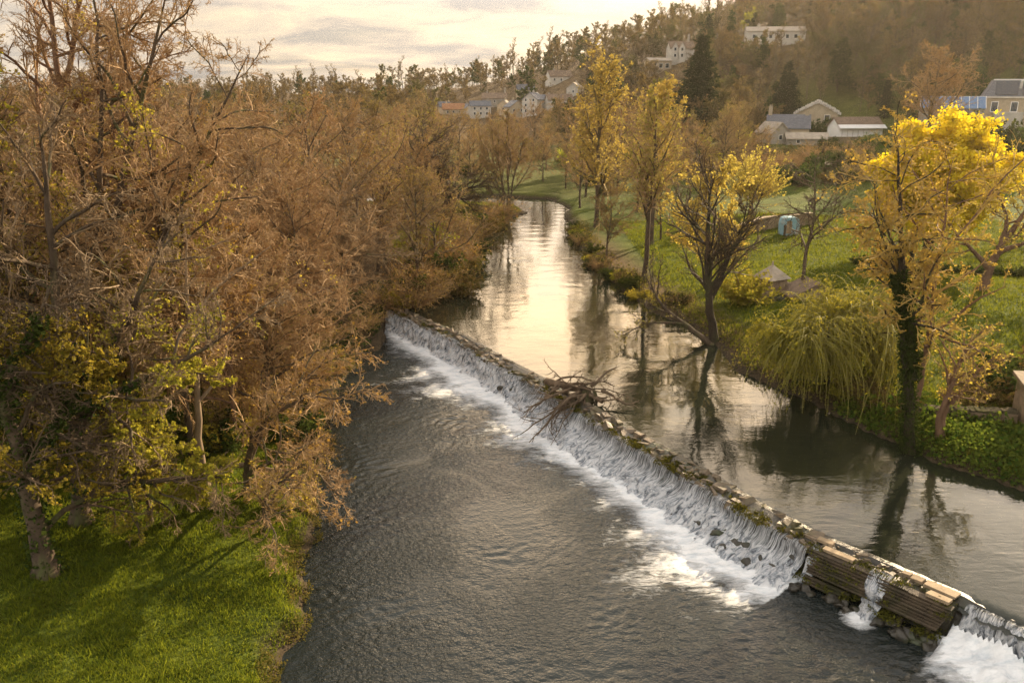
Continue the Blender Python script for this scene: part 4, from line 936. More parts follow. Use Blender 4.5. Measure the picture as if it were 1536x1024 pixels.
T = tree(38, [[(0,0,-.2),(-1.6,.4,.9),(-3.4,1,2.2),(-4.6,1.6,3.4),(-5,2.4,5.2)], [(-2.2,.6,1.4),(-4,.4,1.5),(-5.6,.2,1.1),(-6.6,0,.5)]], [0.22,0.09],
   [dict(n=11, t0=0.4, t1=0.98, ang=50, asd=15, lf=0.36, K=6, wob=0.16, trop=0.02), dict(n=7, t0=0.2, t1=1, ang=46, asd=14, lf=0.45, K=4, wob=0.18, trop=0), dict(n=5, t0=0.15, t1=1, ang=44, asd=14, lf=0.45, K=3, wob=0.18, trop=0)],
   [dict(m='bud_olive', n=900, s=0.08)], 'bark', 'twig_dark', flare=0.1, rend=(0.03,0.02,0.013,0.01,0.008))
place(T, 'fallen_leaning_tree', at_xy(15.04, 59.74), 0, 'half fallen tree leaning from the bank low over the upper river')
for i, (x, y, k_, s_, lab) in enumerate([(-8.6,73.5,2,.6,'small bare tree leaning out just upstream of the weir end'),(-7.6,80.5,1,.62,'bare tree overhanging the left side of the upper river'),(-9.8,99,0,.7,'bare tree right behind the dark gnarled one'),(-13,79,3,.85,'olive tree behind the trees overhanging the upper river')]):
    place(MID[k_], 'bare_tree', at_xy(x, y, -.2), i*1.9, lab, 'trees on the left of the upper river', scale=s_)
# golden willow behind it, poplars further
T = mid_tree(39, 9.5, 0.5, 'leaf_poplar', 12000, 0.16, 'twig_gold', ang=46, n1=20, clear=0.1, trop=0.06, rs=1.1)
place(T, 'golden_willow', at_xy(18.03, 74.16), 0, 'broad golden willow glowing behind the dark fan shaped tree')
place(SH['gold'], 'golden_bush', at_xy(19.3, 68.3), 1, 'round yellow bush beside the small stone hut', cat='bush', scale=1.15)
T = tree(40, [[(0,0,-.4),(0,0,1.6),(0,0,2.1)]], 0.35, [dict(n=90, t0=0.7, t1=1, ang=42, asd=26, lf=1, K=6, wob=0.06, trop=0.08, abs=4.2), dict(n=8, t0=0.1, t1=1, ang=22, asd=8, lf=0.5, K=3, wob=0.08, trop=0.08)],
   [dict(m='leaf_poplar', n=9000, s=0.14, lev=-1)], 'bark', 'twig_gold', keep_trunk=0, K0=6, rend=(0.03,0.02,0.014,0.01,0.01))
place(T, 'pollard_willow', at_xy(31.93, 111.24), 0, 'rounded pollard willow with a ball of amber shoots beside the garden', scale=1.12)
place(mid_tree(41, 19, 0.36, 'leaf_poplar', 15000, 0.14, 'twig_gold', ang=32, n1=36, n2=9, n3=5, n4=3, trop=0.1, clear=0.2, rs=1.2), 'tall_poplar', at_xy(11.12, 109.18), 0, 'tallest pale gold poplar on the right river bank')
place(mid_tree(42, 16, 0.3, 'bud_olive', 9000, 0.12, 'twig', ang=38, n1=26, trop=0.07, clear=0.35), 'slim_riverside_tree', at_xy(12.67, 78.28), 0, 'slim upright brown gold tree between the poplar and the fan shaped tree')
place(mid_tree(43, 17, 0.34, 'leaf_poplar', 9000, 0.14, 'twig_gold', ang=40, n1=26, trop=0.07, clear=0.3), 'golden_riverside_tree', at_xy(15.96, 94.76), 0, 'golden twigged tree just right of the tallest poplar')
place(mid_tree(44, 11.5, 0.42, None, 0, 0, 'twig_dark', 'bark', ang=62, n1=14, n2=8, n3=5, n4=3, trop=-0.01, clear=0.32, wob=0.24), 'thin_bare_tree', at_xy(25.03, 70.56), 0, 'thin bare tree with twisting boughs beside the stone hut in the meadow')
place(mid_tree(45, 15, 0.5, 'bud', 9000, 0.14, 'twig', ang=42, n1=26, clear=0.12, trop=0.07, rs=1.6), 'round_bare_tree', (*PADS['roundtree'][:2], gz(*PADS['roundtree'][:2])), 0, 'big round headed bare tree in front of the glass roofed mill')
CON = conifer(46, 24, 6.4, 170, dens=46, ls=0.75)
def con(name, u, v, hpx, label, sx, rz):
    x, y, z = on(u, v); place(CON, name, (x, y, z-.2), rz, label, scale=hpx/FPX*y/24.0, sx=sx)
con('spruce', 1045, 212, 146, 'tall dark spruce pointing above the hillside wood', 1.25, 0)
con('conifer', 1003, 215, 70, 'small dark conifer at the left foot of the tall spruce', 1.1, 1.3)
con('conifer', 1176, 188, 88, 'dark conifer on the slope above the stone cottage', 1.25, 2.0)
# ------------------------------------------------------------------ buildings
M['w_white'] = surf('white_render', (0.42,0.39,0.34), (0.60,0.56,0.49), 0.6, 0.9, 0.1)
M['w_cream'] = surf('cream_stone', (0.36,0.29,0.20), (0.52,0.43,0.30), 0.8, 0.9, 0.2)
M['w_grey'] = surf('grey_stone', (0.26,0.23,0.19), (0.40,0.36,0.30), 0.8, 0.9, 0.2)
M['r_slate'] = surf('slate', (0.09,0.095,0.11), (0.18,0.18,0.20), 1.2, 0.6, 0.2, stretch=(1,1,3))
M['r_brown'] = surf('brown_tile', (0.13,0.09,0.065), (0.24,0.17,0.12), 1.2, 0.8, 0.3)
M['r_red'] = surf('red_tile', (0.22,0.10,0.05), (0.36,0.19,0.10), 1.2, 0.8, 0.3)
M['r_stone'] = surf('stone_tile', (0.24,0.20,0.16), (0.42,0.36,0.29), 1.5, 0.85, 0.4)
M['frame'] = surf('white_paint', (0.72,0.70,0.67), (0.82,0.80,0.78), 2, 0.6, 0)
M['brick'] = surf('brick', (0.28,0.11,0.05), (0.42,0.18,0.08), 3, 0.9, 0.2)
M['blue'] = surf('blue_sheet', (0.08,0.22,0.48), (0.15,0.35,0.62), 1.2, 0.5, 0.2)
M['paleblue'] = surf('pale_blue_paint', (0.20,0.38,0.46), (0.36,0.55,0.62), 2.0, 0.5, 0.1, c3=(0.30,0.30,0.27))
M['tin'] = surf('rusty_sheet', (0.10,0.07,0.05), (0.22,0.15,0.10), 2.5, 0.7, 0.3)
def glass(name, c):
    m, nt, out = newmat(name); p = N(nt, 'ShaderNodeBsdfPrincipled', Roughness=0.12); p.inputs['Base Color'].default_value = rgba(c)
    nt.links.new(p.outputs[0], out.inputs[0]); return m
M['pane'] = glass('window_glass', (0.03,0.035,0.04)); M['roofglass'] = glass('blue_glass', (0.06,0.13,0.25)); M['darkglass'] = glass('dark_glass', (0.035,0.04,0.055))

def gable_walls(w, d, h, rh, alongx=True, z0=-2.5):
    mb = MB(); X, Y = w/2, d/2
    if alongx:
        V = [(-X,-Y,z0),(X,-Y,z0),(X,Y,z0),(-X,Y,z0),(-X,-Y,h),(X,-Y,h),(X,Y,h),(-X,Y,h),(-X,0,h+rh),(X,0,h+rh)]
        mb.add(V, [[0,1,5,4],[2,3,7,6]]); V2 = np.array(V)
        mb.add(V2, [[1,2,6,5],[3,0,4,7]]); mb.add(V2, [[5,6,9],[7,4,8]])
    else:
        V = np.array([(-X,-Y,z0),(X,-Y,z0),(X,Y,z0),(-X,Y,z0),(-X,-Y,h),(X,-Y,h),(X,Y,h),(-X,Y,h),(0,-Y,h+rh),(0,Y,h+rh)])
        mb.add(V, [[0,1,5,4],[2,3,7,6],[1,2,6,5],[3,0,4,7]]); mb.add(V, [[4,5,8],[6,7,9]])
    return mb
def gable_roof(w, d, h, rh, alongx=True, oh=0.35, th=0.2):
    mb = MB(); a, b = (w/2, d/2) if alongx else (d/2, w/2)
    L = a + oh; sl = rh/b; e = b + oh; ze = h - sl*oh
    for s in (-1, 1):
        V = np.array([(-L, s*e, ze+.03),(L, s*e, ze+.03),(L, 0, h+rh+.03),(-L, 0, h+rh+.03)]); V = np.vstack([V, V+[0,0,th]])
        if not alongx: V = V[:, [1,0,2]]
        mb.add(V, [[0,1,2,3],[7,6,5,4],[0,4,5,1],[1,5,6,2],[2,6,7,3],[3,7,4,0]])
    return mb
def add_window(root, x, y, z, w, h, face='front', pane='pane'):
    f = MB(); g = MB()
    s = {'front': (w+.22, .12, h+.22), 'side': (.12, w+.22, h+.22)}[face]; s2 = {'front': (w, .06, h), 'side': (.06, w, h)}[face]
    off = {'front': (0, -.06, 0), 'side': (-.06 if x < 0 else .06, 0, 0)}[face]
    f.box((x, y, z), s); g.box((x+off[0]*0.8, y+off[1]*0.8, z), s2)
    fo = link('window', f.mesh('window', M['frame']), root); link('pane', g.mesh('pane', M[pane]), fo)
def house(name, label, cat, spot, w, d, h, rh, rz, wall, roof, wins=(), alongx=True, chims=(), group=None, door=None, dz=0.0, extra=None):
    p = PADS[spot] if isinstance(spot, str) else spot
    root = tag(empty(name, (p[0], p[1], gz(p[0], p[1]) + dz), rz), label, cat, group)
    if p[1] > 350: root.scale = (.88, .88, .88)
    link('wall', gable_walls(w, d, h, rh, alongx).mesh('wall', M[wall]), root)
    rf = link('roof', gable_roof(w, d, h, rh, alongx).mesh('roof', M[roof]), root)
    for cx, cy, ch in chims:
        mb = MB(); mb.box((cx, cy, h+rh*0.6+ch/2), (0.9, 0.6, ch+rh*0.8)); mb.box((cx-.2, cy, h+rh+ch+.2-0.05), (0.22, 0.22, .5)); mb.box((cx+.2, cy, h+rh+ch+.2-0.05), (0.22, 0.22, .5))
        link('chimney', mb.mesh('chimney', M[wall if wall != 'w_white' else 'w_grey']), rf)
    for wn in wins:
        add_window(root, *wn)
    if door:
        mb = MB(); mb.box((door, -d/2-.03, 1.0), (1.0, .1, 2.0)); link('door', mb.mesh('door', M['timber']), root)
    return root
def rows(xs, zs, y, w=0.9, h=1.2): return [(x, y, z, w, h) for z in zs for x in xs]

VG = 'houses of the hamlet across the valley'
house('cottage', 'low cottage with orange tiled roof at the left end of the hamlet', 'house', 'v1', 11, 6, 3.2, 2.6, 0.1, 'w_cream', 'r_red', rows((-3,0,3),(1.8,),-3), chims=[(-3.5,0,1.2)])
house('terraced_house', 'pale flat fronted house next right of the orange roofed cottage', 'house', 'v2', 10, 7, 5.2, 2.2, 0.15, 'w_white', 'r_slate', rows((-3,0,3),(1.6,4.0),-3.5), chims=[(4,0,1)])
house('terraced_house', 'cream gable fronted house in the middle of the hamlet', 'house', 'v3', 8, 9, 6.0, 2.8, 0.35, 'w_cream', 'r_slate', rows((-2,2),(1.8,4.4),-4.5), alongx=False, chims=[(0,2,1.2)])
house('tall_house', 'tall narrow pale gabled house standing highest in the hamlet', 'house', 'v4', 8, 8, 7.2, 3.0, -0.5, 'w_white', 'r_slate', rows((-2,2),(2,4.6,7),-4), alongx=False, chims=[(0,0,1)])
house('cottage', 'white cottage with rusty brown roof at the right end of the hamlet', 'house', 'v5', 12, 6, 3.6, 2.4, 0.2, 'w_white', 'r_brown', rows((-4,-1,2,4.5),(1.9,),-3), chims=[(5,0,1)])
for q_, (u, v, Y, w_, h_, rz, al, lab) in enumerate([(702,158,392,7,3.2,.5,False,'small pale gabled cottage between the orange roofed one and the flat fronted house'),(757,164,382,6,3.6,-.3,False,'small white gabled cottage left of the tall narrow house'),(818,172,366,7,3.0,.4,True,'low white cottage between the tall narrow house and the brown roofed one'),(788,150,402,9,3.4,.1,True,'pale long roofed cottage peeping out behind the tall narrow house'),(862,168,372,7,3.4,-.4,False,'white gabled cottage at the foot of the poplar crown, right of the hamlet'),(668,152,404,7,3.0,.2,True,'grey roofed cottage behind the orange roofed one')]):
    house('cottage', lab, 'house', at_y(u, v, Y), w_, 5.5, h_, 2.4, rz, ['w_white', 'w_cream'][q_ % 2], ['r_slate', 'r_stone', 'r_slate'][q_ % 3], rows((-1.6, 1.6), (1.8,), -2.75, .9, 1.1) if al else [(0, -2.75, 1.8, .9, 1.1)], alongx=al, chims=[(1.8, 0, .8)] if al else [(0, 1.2, .8)])
house('farmhouse', 'dark roofed house behind the hamlet with a pale chimney', 'house', 'v6', 13, 7, 3.6, 2.6, 0.0, 'w_grey', 'r_brown', rows((-4,0,4),(2,),-3.5), chims=[(5.5,0,2.6),(-4,0,1)])
house('hillside_house', 'long white house with brown roof alone above the hamlet', 'house', 'upper', 13, 7, 3.6, 3.0, 0.35, 'w_white', 'r_brown', rows((-4,0,4),(1.9,),-3.5), chims=[(-3,0,1)])
g = house('gabled_house', 'white house with three sharp gables high on the hillside', 'house', 'gables', 11, 7, 4.6, 3.0, 0.1, 'w_white', 'r_brown', rows((-3.8,-.6),(1.6,4.2),-5.1,1.0,1.3), chims=[(3.6,0,3)])
for k, x in enumerate((-3.8, -0.6)):
    a = gable_walls(2.8, 1.6, 4.8, 2.4, False); o = link('gable', a.mesh('gable', M['w_white']), g); o.location = (x, -4.25, 0)
    r = link('gable_roof', gable_roof(2.8, 1.6, 4.8, 2.4, False, 0.2, 0.15).mesh('gable_roof', M['r_brown']), g); r.location = (x, -4.25, 0)
house('long_house', 'long low white building half hidden by bare trees high on the right hillside', 'house', 'longwhite', 21, 7, 4.0, 1.6, -0.1, 'w_white', 'r_stone', rows((-8,-5,-2,1,4,7),(2.2,),-3.5,1.1,1.3), chims=[(-6,0,1)])
house('garden_house', 'yellowish small house with pale flat roof below the three gabled one', 'house', 'garden', 9, 6, 4.0, 1.0, 0.25, 'w_cream', 'r_stone', rows((-2.6,0,2.6),(2.2,),-3,1.4,1.6))
pq = at_y(1063, 62, 372); house('outbuilding', 'small white roofed outbuilding right of the three gabled house', 'house', pq, 7, 5, 2.2, 1.6, -0.5, 'w_white', 'r_stone', rows((0,),(1.2,),-2.5))
pq = at_y(992, 50, 420); house('outbuilding', 'pale bungalow at the crest of the hill beneath the ridge trees', 'house', pq, 11, 6, 2.6, 1.4, 0.1, 'w_cream', 'r_stone', rows((-3,0,3),(1.4,),-3))
# stone cottage group, hall, shed and mill
house('stone_cottage', 'stone cottage with slate roof and tall chimney left of the curved gable hall', 'house', 'cottage', 9.5, 6, 3.4, 2.8, -0.25, 'w_cream', 'r_slate', rows((-2.8,0,2.8),(1.7,),-3), chims=[(-4.3,0,2.0),(4.2,0,.6)])
pq = at_y(1158, 212, 200); house('outbuilding', 'low gabled stone outbuilding at the left foot of the cottage', 'house', pq, 5, 6, 2.2, 2.2, 0.35, 'w_grey', 'r_stone', [(0,-3,1.2,.8,.9)], alongx=False)
pq = at_y(1208, 214, 197); house('lean_to', 'long low stone tiled lean to in front of the cottage', 'shed', pq, 9, 3.4, 1.5, 1.1, -0.1, 'w_grey', 'r_stone', [(-2,-1.7,.8,.7,.7)])
hall = house('hall', 'ochre hall with broad rounded gable trimmed in white and a blue sheet on its roof', 'hall', 'hall', 10.5, 8, 3.4, 2.8, -0.3, 'w_cream', 'r_stone', [(2.5,-4,1.8,1.2,2.2),(-2.5,-4,1.8,1.2,2.2)], alongx=False)
mb = MB()
for k in range(26):
    t = -1 + 2*k/25; x = t*5.6; z = 3.2 + 3.1*(1-abs(t))**0.85
    mb.box((x, -4.15, z+.1), (0.46, 0.5, 0.7 + 0.3*(((k*7) % 5)/4)), 0, 0, .05, np.random.default_rng(k), .8)
link('gable_trim', mb.mesh('gable_trim', M['w_white']), hall)
mb = MB(); mb.add([(1.0,-2.6,5.95),(5.2,-2.6,3.7),(5.2,3,3.7),(1.0,3,5.95),(1.0,-2.6,6.25),(5.2,-2.6,4.0),(5.2,3,4.0),(1.0,3,6.25)], [[0,3,2,1],[4,5,6,7],[0,1,5,4],[1,2,6,5],[2,3,7,6],[3,0,4,7]])
link('roof_sheet', mb.mesh('roof_sheet', M['blue']), hall)
shed = house('white_shed', 'white boarded shed with pale front eave and brown roof among the gardens', 'shed', 'shed', 10.5, 6.5, 3.4, 2.0, 0.08, 'frame', 'r_brown', [], dz=.5)
mb = MB(); mb.box((0, -3.7, 3.5), (11.4, 1.6, 0.14), tilt=(0.5, 0)); link('eave', mb.mesh('eave', M['frame']), shed)
mb = MB()
for k in range(8): mb.box((-4.6+1.3*k, -3.28, 1.4), (0.07, 0.05, 2.6))
link('batten', mb.mesh('batten', M['w_grey']), shed)
p = at_y(1262, 217, 200); tag(o := link('garden_wall', (lambda mb: (mb.box((0, 0, 0), (14, 0.5, 1.6), 0.05, 0, .05, rng), mb.box((0, 0, .86), (14.3, .7, .12), 0.05), mb.mesh('garden_wall', M['stone_wall']))[-1])(MB())), 'pale topped low garden wall running in front of the white shed', 'wall'); o.location = (p[0], p[1], gz(p[0], p[1]) + 0.6)
# mill with mansard roof and glazed wing
p = PADS['mill']; ml = tag(empty('mill', (p[0], p[1], p[2]-.5), -0.42), 'three storey pale stone mill with dark glazed mansard roof at the right edge', 'mill')
mb = MB(); mb.box((0, 0, 2.6), (16, 10, 11.2)); link('wall', mb.mesh('wall', M['w_cream']), ml)
mb = MB(); mb.box((0, 0, 8.35), (16.6, 10.6, 0.3)); mb.box((0, 0, 4.6), (16.14, 10.14, 0.18)); link('cornice', mb.mesh('cornice', M['w_white']), ml)
mb = MB(); V = np.array([(-8.2,-5.2,8.5),(8.2,-5.2,8.5),(8.2,5.2,8.5),(-8.2,5.2,8.5),(-6.6,-3,11.7),(6.6,-3,11.7),(6.6,3,11.7),(-6.6,3,11.7)]); mb.add(V, [[4,5,6,7],[0,1,5,4],[1,2,6,5],[2,3,7,6],[3,0,4,7]])
rf = link('roof', mb.mesh('roof', M['r_slate']), ml)
for x0, x1 in ((-6.2,-2.2),(-1.4,2.6),(3.2,6.6)):
    mb = MB(); V = []
    for dz in (0.06, 0.16):
        for xx, t in ((x0,.1),(x1,.1),(x1,.9),(x0,.9)): V.append((xx, -5.2+2.2*t-dz*.8, 8.5+3.2*t+dz*.6))
    mb.add(V, [[0,1,2,3],[7,6,5,4],[0,4,5,1],[1,5,6,2],[2,6,7,3],[3,7,4,0]]); link('skylight', mb.mesh('skylight', M['darkglass']), rf)
mb = MB(); mb.box((0, -3, 11.75), (13.4, .3, .25)); mb.box((-1.8, -4.1, 10.15), (.5, .16, 3.6), tilt=(0.6, 0)); link('ridge_trim', mb.mesh('ridge_trim', M['frame']), rf)
mb = MB(); mb.box((3.4, 1.5, 13.4), (1.4, 1.2, 6.5)); link('chimney', mb.mesh('chimney', M['brick']), rf)
for x in (-6, -2.5, 1, 4.5):
    for z in (6.5, 2.6): add_window(ml, x, -5.0, z, 1.1, 1.8)
for y in (-2.5, 2): add_window(ml, -8.0, y, 6.4, 1.1, 1.8, 'side')
mb = MB(); mb.box((-3.5, -6.6, 2.0), (5, 3.2, 7.0)); link('porch', mb.mesh('porch', M['w_white']), ml)
p2 = at_y(1430, 196, 172); wg = tag(empty('glasshouse', (p2[0]-1.0, p2[1], p2[2]-.2), -0.42), 'long low wing with sloping blue glass roof left of the mill', 'glasshouse')
wg.scale = (.72, 1, .95)
mb = MB(); mb.box((0, 0, 1.4), (16, 6, 6.5)); link('wall', mb.mesh('wall', M['w_grey']), wg)
mb = MB()
for k in range(8):
    x0, x1 = -7.9+2*k, -6.05+2*k; V = []
    for dz in (0, .12):
        V += [(x0,-3.3,4.75+dz),(x1,-3.3,4.75+dz),(x1,.6,7.0+dz),(x0,.6,7.0+dz)]
    mb.add(V, [[3,2,1,0],[4,5,6,7],[0,1,5,4],[1,2,6,5],[2,3,7,6],[3,0,4,7]])
link('glass_roof', mb.mesh('glass_roof', M['roofglass']), wg)
mb = MB()
for k in range(9): mb.box((-8+2*k, -1.35, 5.98), (0.12, 4.5, 0.14), tilt=(0.523, 0))
mb.box((0, .65, 7.05), (16.4, .2, .2)); link('glazing_bars', mb.mesh('glazing_bars', M['frame']), wg)

# meadow buildings ---------------------------------------------------------------
def root_at(name, x, y, rz, label, cat, dz=0.0): return tag(empty(name, (x, y, gz(x, y) + dz), rz), label, cat)
hx, hy, _ = on(1155, 440)
h = root_at('stone_hut', hx, hy, 0.5, 'small square stone hut with pyramid stone roof in the meadow', 'hut')
mb = MB(); mb.box((0, 0, .4), (1.9, 1.9, 2.0), jit=.02, rng=rng); link('wall', mb.mesh('wall', M['stone_wall']), h)
mb = MB(); V = np.array([(-1.2,-1.2,1.4),(1.2,-1.2,1.4),(1.2,1.2,1.4),(-1.2,1.2,1.4),(-.12,-.12,2.45),(.12,-.12,2.45),(.12,.12,2.45),(-.12,.12,2.45)]); mb.add(V, [[3,2,1,0],[0,1,5,4],[1,2,6,5],[2,3,7,6],[3,0,4,7],[4,5,6,7]]); mb.box((0,0,2.6),(.2,.2,.5),taper=.4); rf = link('roof', mb.mesh('roof', M['r_stone']), h)
mb = MB(); mb.box((.35, -.97, .5), (.6, .08, 1.3)); link('door', mb.mesh('door', M['slab']), h)
mb = MB(); mb.box((-1.35, -.2, .2), (.8, 1.3, 1.0), jit=.03, rng=rng); mb.box((1.5, -.2, .15), (1.1, 1.2, 1.0), jit=.03, rng=rng); mb.box((-1.35,-.2,.76),(.95,1.4,.12)); mb.box((1.5,-.2,.72),(1.25,1.3,.12)); link('side_bay', mb.mesh('side_bay', M['stone_wall']), h)
mb = MB(); 
for k in range(60):
    a = rng.uniform(-2.6, 4.6); mb.box((a, -1.6-rng.uniform(0,.9), .0), (rng.uniform(.3,.7), .35, .3), rng.uniform(0,3), 0, .04, rng, .8)
o = link('rubble_bank', mb.mesh('rubble_bank', M['stone_dark'])); o.location = (hx, hy, gz(hx, hy)); tag(o, 'dark stony mound along the front of the small stone hut', 'rubble')
x, y, _ = on(1216, 446); s_ = root_at('low_shed', x, y, 0.12, 'low rusty roofed shed sunk in the grass right of the stone hut', 'shed')
link('wall', gable_walls(4.6, 2.6, .35, 1.1, False).mesh('wall', M['stone_wall']), s_); link('roof', gable_roof(4.6, 2.6, .35, 1.1, False, .2, .1).mesh('roof', M['tin']), s_)
mb = MB(); mb.box((0,-1.42,.3),(4.8,.1,.14)); link('barge_board', mb.mesh('barge_board', M['slab']), s_)
x, y, _ = on(1240, 447); mb = MB(); mb.box((0,0,.22),(3.4,1.4,.28), .25, 0, .05, rng, .85, (.12,.05)); o = link('stone_slab', mb.mesh('stone_slab', M['slab'])); o.location = (x, y-.8, gz(x, y)); tag(o, 'pale flat slab lying in the grass below the low shed', 'slab')
x, y, _ = on(1182, 352); b = root_at('blue_booth', x, y, 0.15, 'pale blue cabin with rounded shoulder leaning on the ruined wall', 'cabin'); b.scale = (.85, .85, .85)
mb = MB(); pr = [(-1.1,0),(1.15,0),(1.2,1.5),(1.0,2.2),(.6,2.45),(-.6,2.45),(-1.0,2.3),(-1.15,1.6)]; nP = len(pr)
V = np.array([(a, -.8, z) for a, z in pr] + [(a, .8, z) for a, z in pr]); mb.add(V, [[i, (i+1) % nP, nP+(i+1) % nP, nP+i] for i in range(nP)]); mb.add(V, [list(range(nP))[::-1]]); mb.add(V, [list(range(nP, 2*nP))]); link('shell', mb.mesh('shell', M['paleblue']), b)
mb = MB(); mb.box((-.35,-.83,1.1),(.75,.06,1.7)); link('panel', mb.mesh('panel', M['slab']), b); mb = MB(); mb.box((-.95,-.85,.75),(.3,.1,1.4)); link('jamb', mb.mesh('jamb', M['timber']), b)
def stone_line(name, label, pts, h, w, mat, cap='slab', seed=3, step=.55, rows_=3):
    r = np.random.default_rng(seed); mb = MB(); cp = MB(); pts = np.array(pts)
    c = np.concatenate([[0], np.cumsum(np.linalg.norm(np.diff(pts, axis=0), axis=1))]); s = 0
    root = tag(empty(name, (pts[0][0], pts[0][1], gz(*pts[0]))), label, 'wall')
    while s < c[-1]:
        L = r.uniform(.5, 1.2)*step; xx = np.interp([s, s+L], c, pts[:, 0]); yy = np.interp([s, s+L], c, pts[:, 1]); rz = math.atan2(yy[1]-yy[0], xx[1]-xx[0]); g0 = gz(xx.mean(), yy.mean())
        for k in range(rows_): mb.box((xx.mean(), yy.mean(), g0 - .1 + h*(k+.5)/rows_), (L*.97, w*r.uniform(.85, 1.1), h/rows_*.98), rz+r.normal(0, .03), 0, .025, r)
        cp.box((xx.mean(), yy.mean(), g0 - .08 + h + .05), (L*r.uniform(.9, 1.0), w*1.25, .12), rz+r.normal(0, .05), 0, .02, r, 1, (r.normal(0, .05), r.normal(0, .05))); s += L
    put('stones', mb, M[mat], root); put('coping', cp, M[cap], root)
a1 = on(1094, 362); a2 = on(1140, 345); a3 = on(1215, 338)
stone_line('ruined_wall', 'ruined grey stone wall running left from the pale blue cabin', [a1[:2], a2[:2], a3[:2]], 1.5, .6, 'stone_wall', 'slab', 4, .8)
stone_line('low_stone_wall', 'low mossy stone wall behind the twin trunked tree', [(21.9, 43.8), (24.4, 43.1), (27.4, 42.3)], .6, .5, 'stone_wall', 'cope', 5, .35, 4)
h2 = root_at('stone_shed', 30.4, 41.6, -0.22, 'stone shed with sloping slab roof at the right edge of the bank', 'shed')
mb = MB(); mb.box((0,0,.6),(5.6,2.6,3.0), jit=.01, rng=rng); link('wall', mb.mesh('wall', M['stone_wall']), h2)
mb = MB(); mb.box((0,0,2.22),(6.0,3.1,.2), tilt=(0.12, -0.03)); link('roof', mb.mesh('roof', M['slab']), h2); mb = MB(); mb.box((-2.83,-.6,1.2),(.12,.7,.12)); link('sill', mb.mesh('sill', M['slab']), h2)
for (u0, v0, u1, v1, Y, lab) in [(1118, 246, 1196, 251, 165, 'upper rustic rail fence across the terraced garden'), (1130, 262, 1215, 268, 150, 'lower rustic rail fence across the terraced garden')]:
    p = at_y(u0, v0, Y); q = at_y(u1, v1, Y*0.97); fr = tag(empty('rail_fence', (p[0], p[1], gz(p[0], p[1]))), lab, 'fence', 'rail fences of the terraced garden')
    n = 8; mb = MB(); X = np.linspace(p[0], q[0], n); Y_ = np.linspace(p[1], q[1], n); Z = ground(X, Y_)
    for zz in (.55, 1.05): mb.tubes(np.stack([X, Y_, Z+zz], 1)[None], np.full((1, n), .09), 5, rng)
    put('rails', mb, M['slab'], fr)
    for k in range(n):
        mb = MB(); mb.box((X[k], Y_[k], Z[k]+.5), (.16, .16, 1.5)); put('post', mb, M['timber'], fr)

# driftwood caught on the crest ---------------------------------------------------
dw = tag(empty('driftwood', (4.3, 48.2, 1.5), 0), 'tangled heap of bare driftwood stranded on the crest of the weir', 'driftwood')
r = np.random.default_rng(8)
mb = MB(); a, L = path([(-2.1,1.9,.55),(-1,1.1,.6),(.2,.1,.5),(1.2,-.9,.25)], 10, r, .03); mb.tubes(a[None], np.linspace(.24,.13,11)[None], 8, r); link('log', mb.mesh('log', M['wood_grey'], True), dw)
mb = MB(); a, L = path([(.35,-.3,-.3),(.3,-.2,.4),(.1,.1,.75)], 6, r, .02); mb.tubes(a[None], np.linspace(.42,.26,7)[None], 8, r); a, L = path([(.75,-.75,-.15),(.75,-.6,.5),(.6,-.4,.8)], 6, r, .02); mb.tubes(a[None], np.linspace(.13,.08,7)[None], 6, r); link('stump', mb.mesh('stump', M['bark_dark'], True), dw)
arms = [[(.2,.1,.6),(1.6,-.1,.75),(2.6,-.6,.5),(3.9,-.9,.35)],[(1.2,-.2,.7),(2.1,-.9,.4),(2.9,-1.3,.25),(3.3,-1.0,.4)],[(-.2,.5,.7),(.9,.9,1.0),(1.7,.7,1.0),(2.2,.3,.8)],[(0,0,.6),(-1.1,-1.2,.3),(-2.4,-2.2,-.3),(-3.7,-2.9,-.9)],
        [(0,.1,.5),(-1.0,-1.5,.1),(-2.0,-2.6,-.6),(-3.1,-3.6,-1.3)],[(.1,0,.5),(-.5,-1.6,0),(-1.2,-2.8,-.8),(-1.7,-3.6,-1.4)],[(.2,-.1,.4),(-.2,-1.4,-.2),(-.7,-2.4,-.9),(-.9,-3.2,-1.5)],[(-.4,.4,.7),(-1.7,-.5,.5),(-2.9,-1.0,.1),(-3.8,-1.5,-.3)],
        [(-1.6,1.5,.6),(-.8,1.6,1.0),(.1,1.3,1.05),(1,.9,.9)],[(-1,1.2,.6),(-.2,.5,.9),(.7,.2,1.0),(1.8,.3,1.15)],[(.3,-.2,.5),(-.9,-1.0,.5),(-1.9,-2.2,-.1),(-2.6,-3.3,-.9)],[(-.8,.9,.7),(-1.6,1.8,1.1),(-1.9,2.3,1.35),(-2.1,2.5,1.6)],
        [(.6,.2,.8),(1.2,.7,1.3),(1.5,.9,1.6),(2.0,1.0,1.75)],[(-1.9,1.7,.6),(-.9,.9,.85),(.2,-.1,.9),(1.4,-.6,.7)]]
for k in range(14):
    a0 = np.array([r.uniform(-1.6, .6), 0, r.uniform(.45, .85)]); a0[1] = -0.8*a0[0] + r.normal(0, .25); v = np.array([.78, -.62, .02])*r.uniform(1.0, 2.2) + r.normal(0, .25, 3)
    if k % 2: v = np.array([-.75, -.6, -.42])*r.uniform(1.4, 3.2) + r.normal(0, .2, 3)
    arms.append([tuple(a0), tuple(a0 + v*.35 + r.normal(0, .1, 3)), tuple(a0 + v*.7 + r.normal(0, .12, 3)), tuple(a0 + v)])
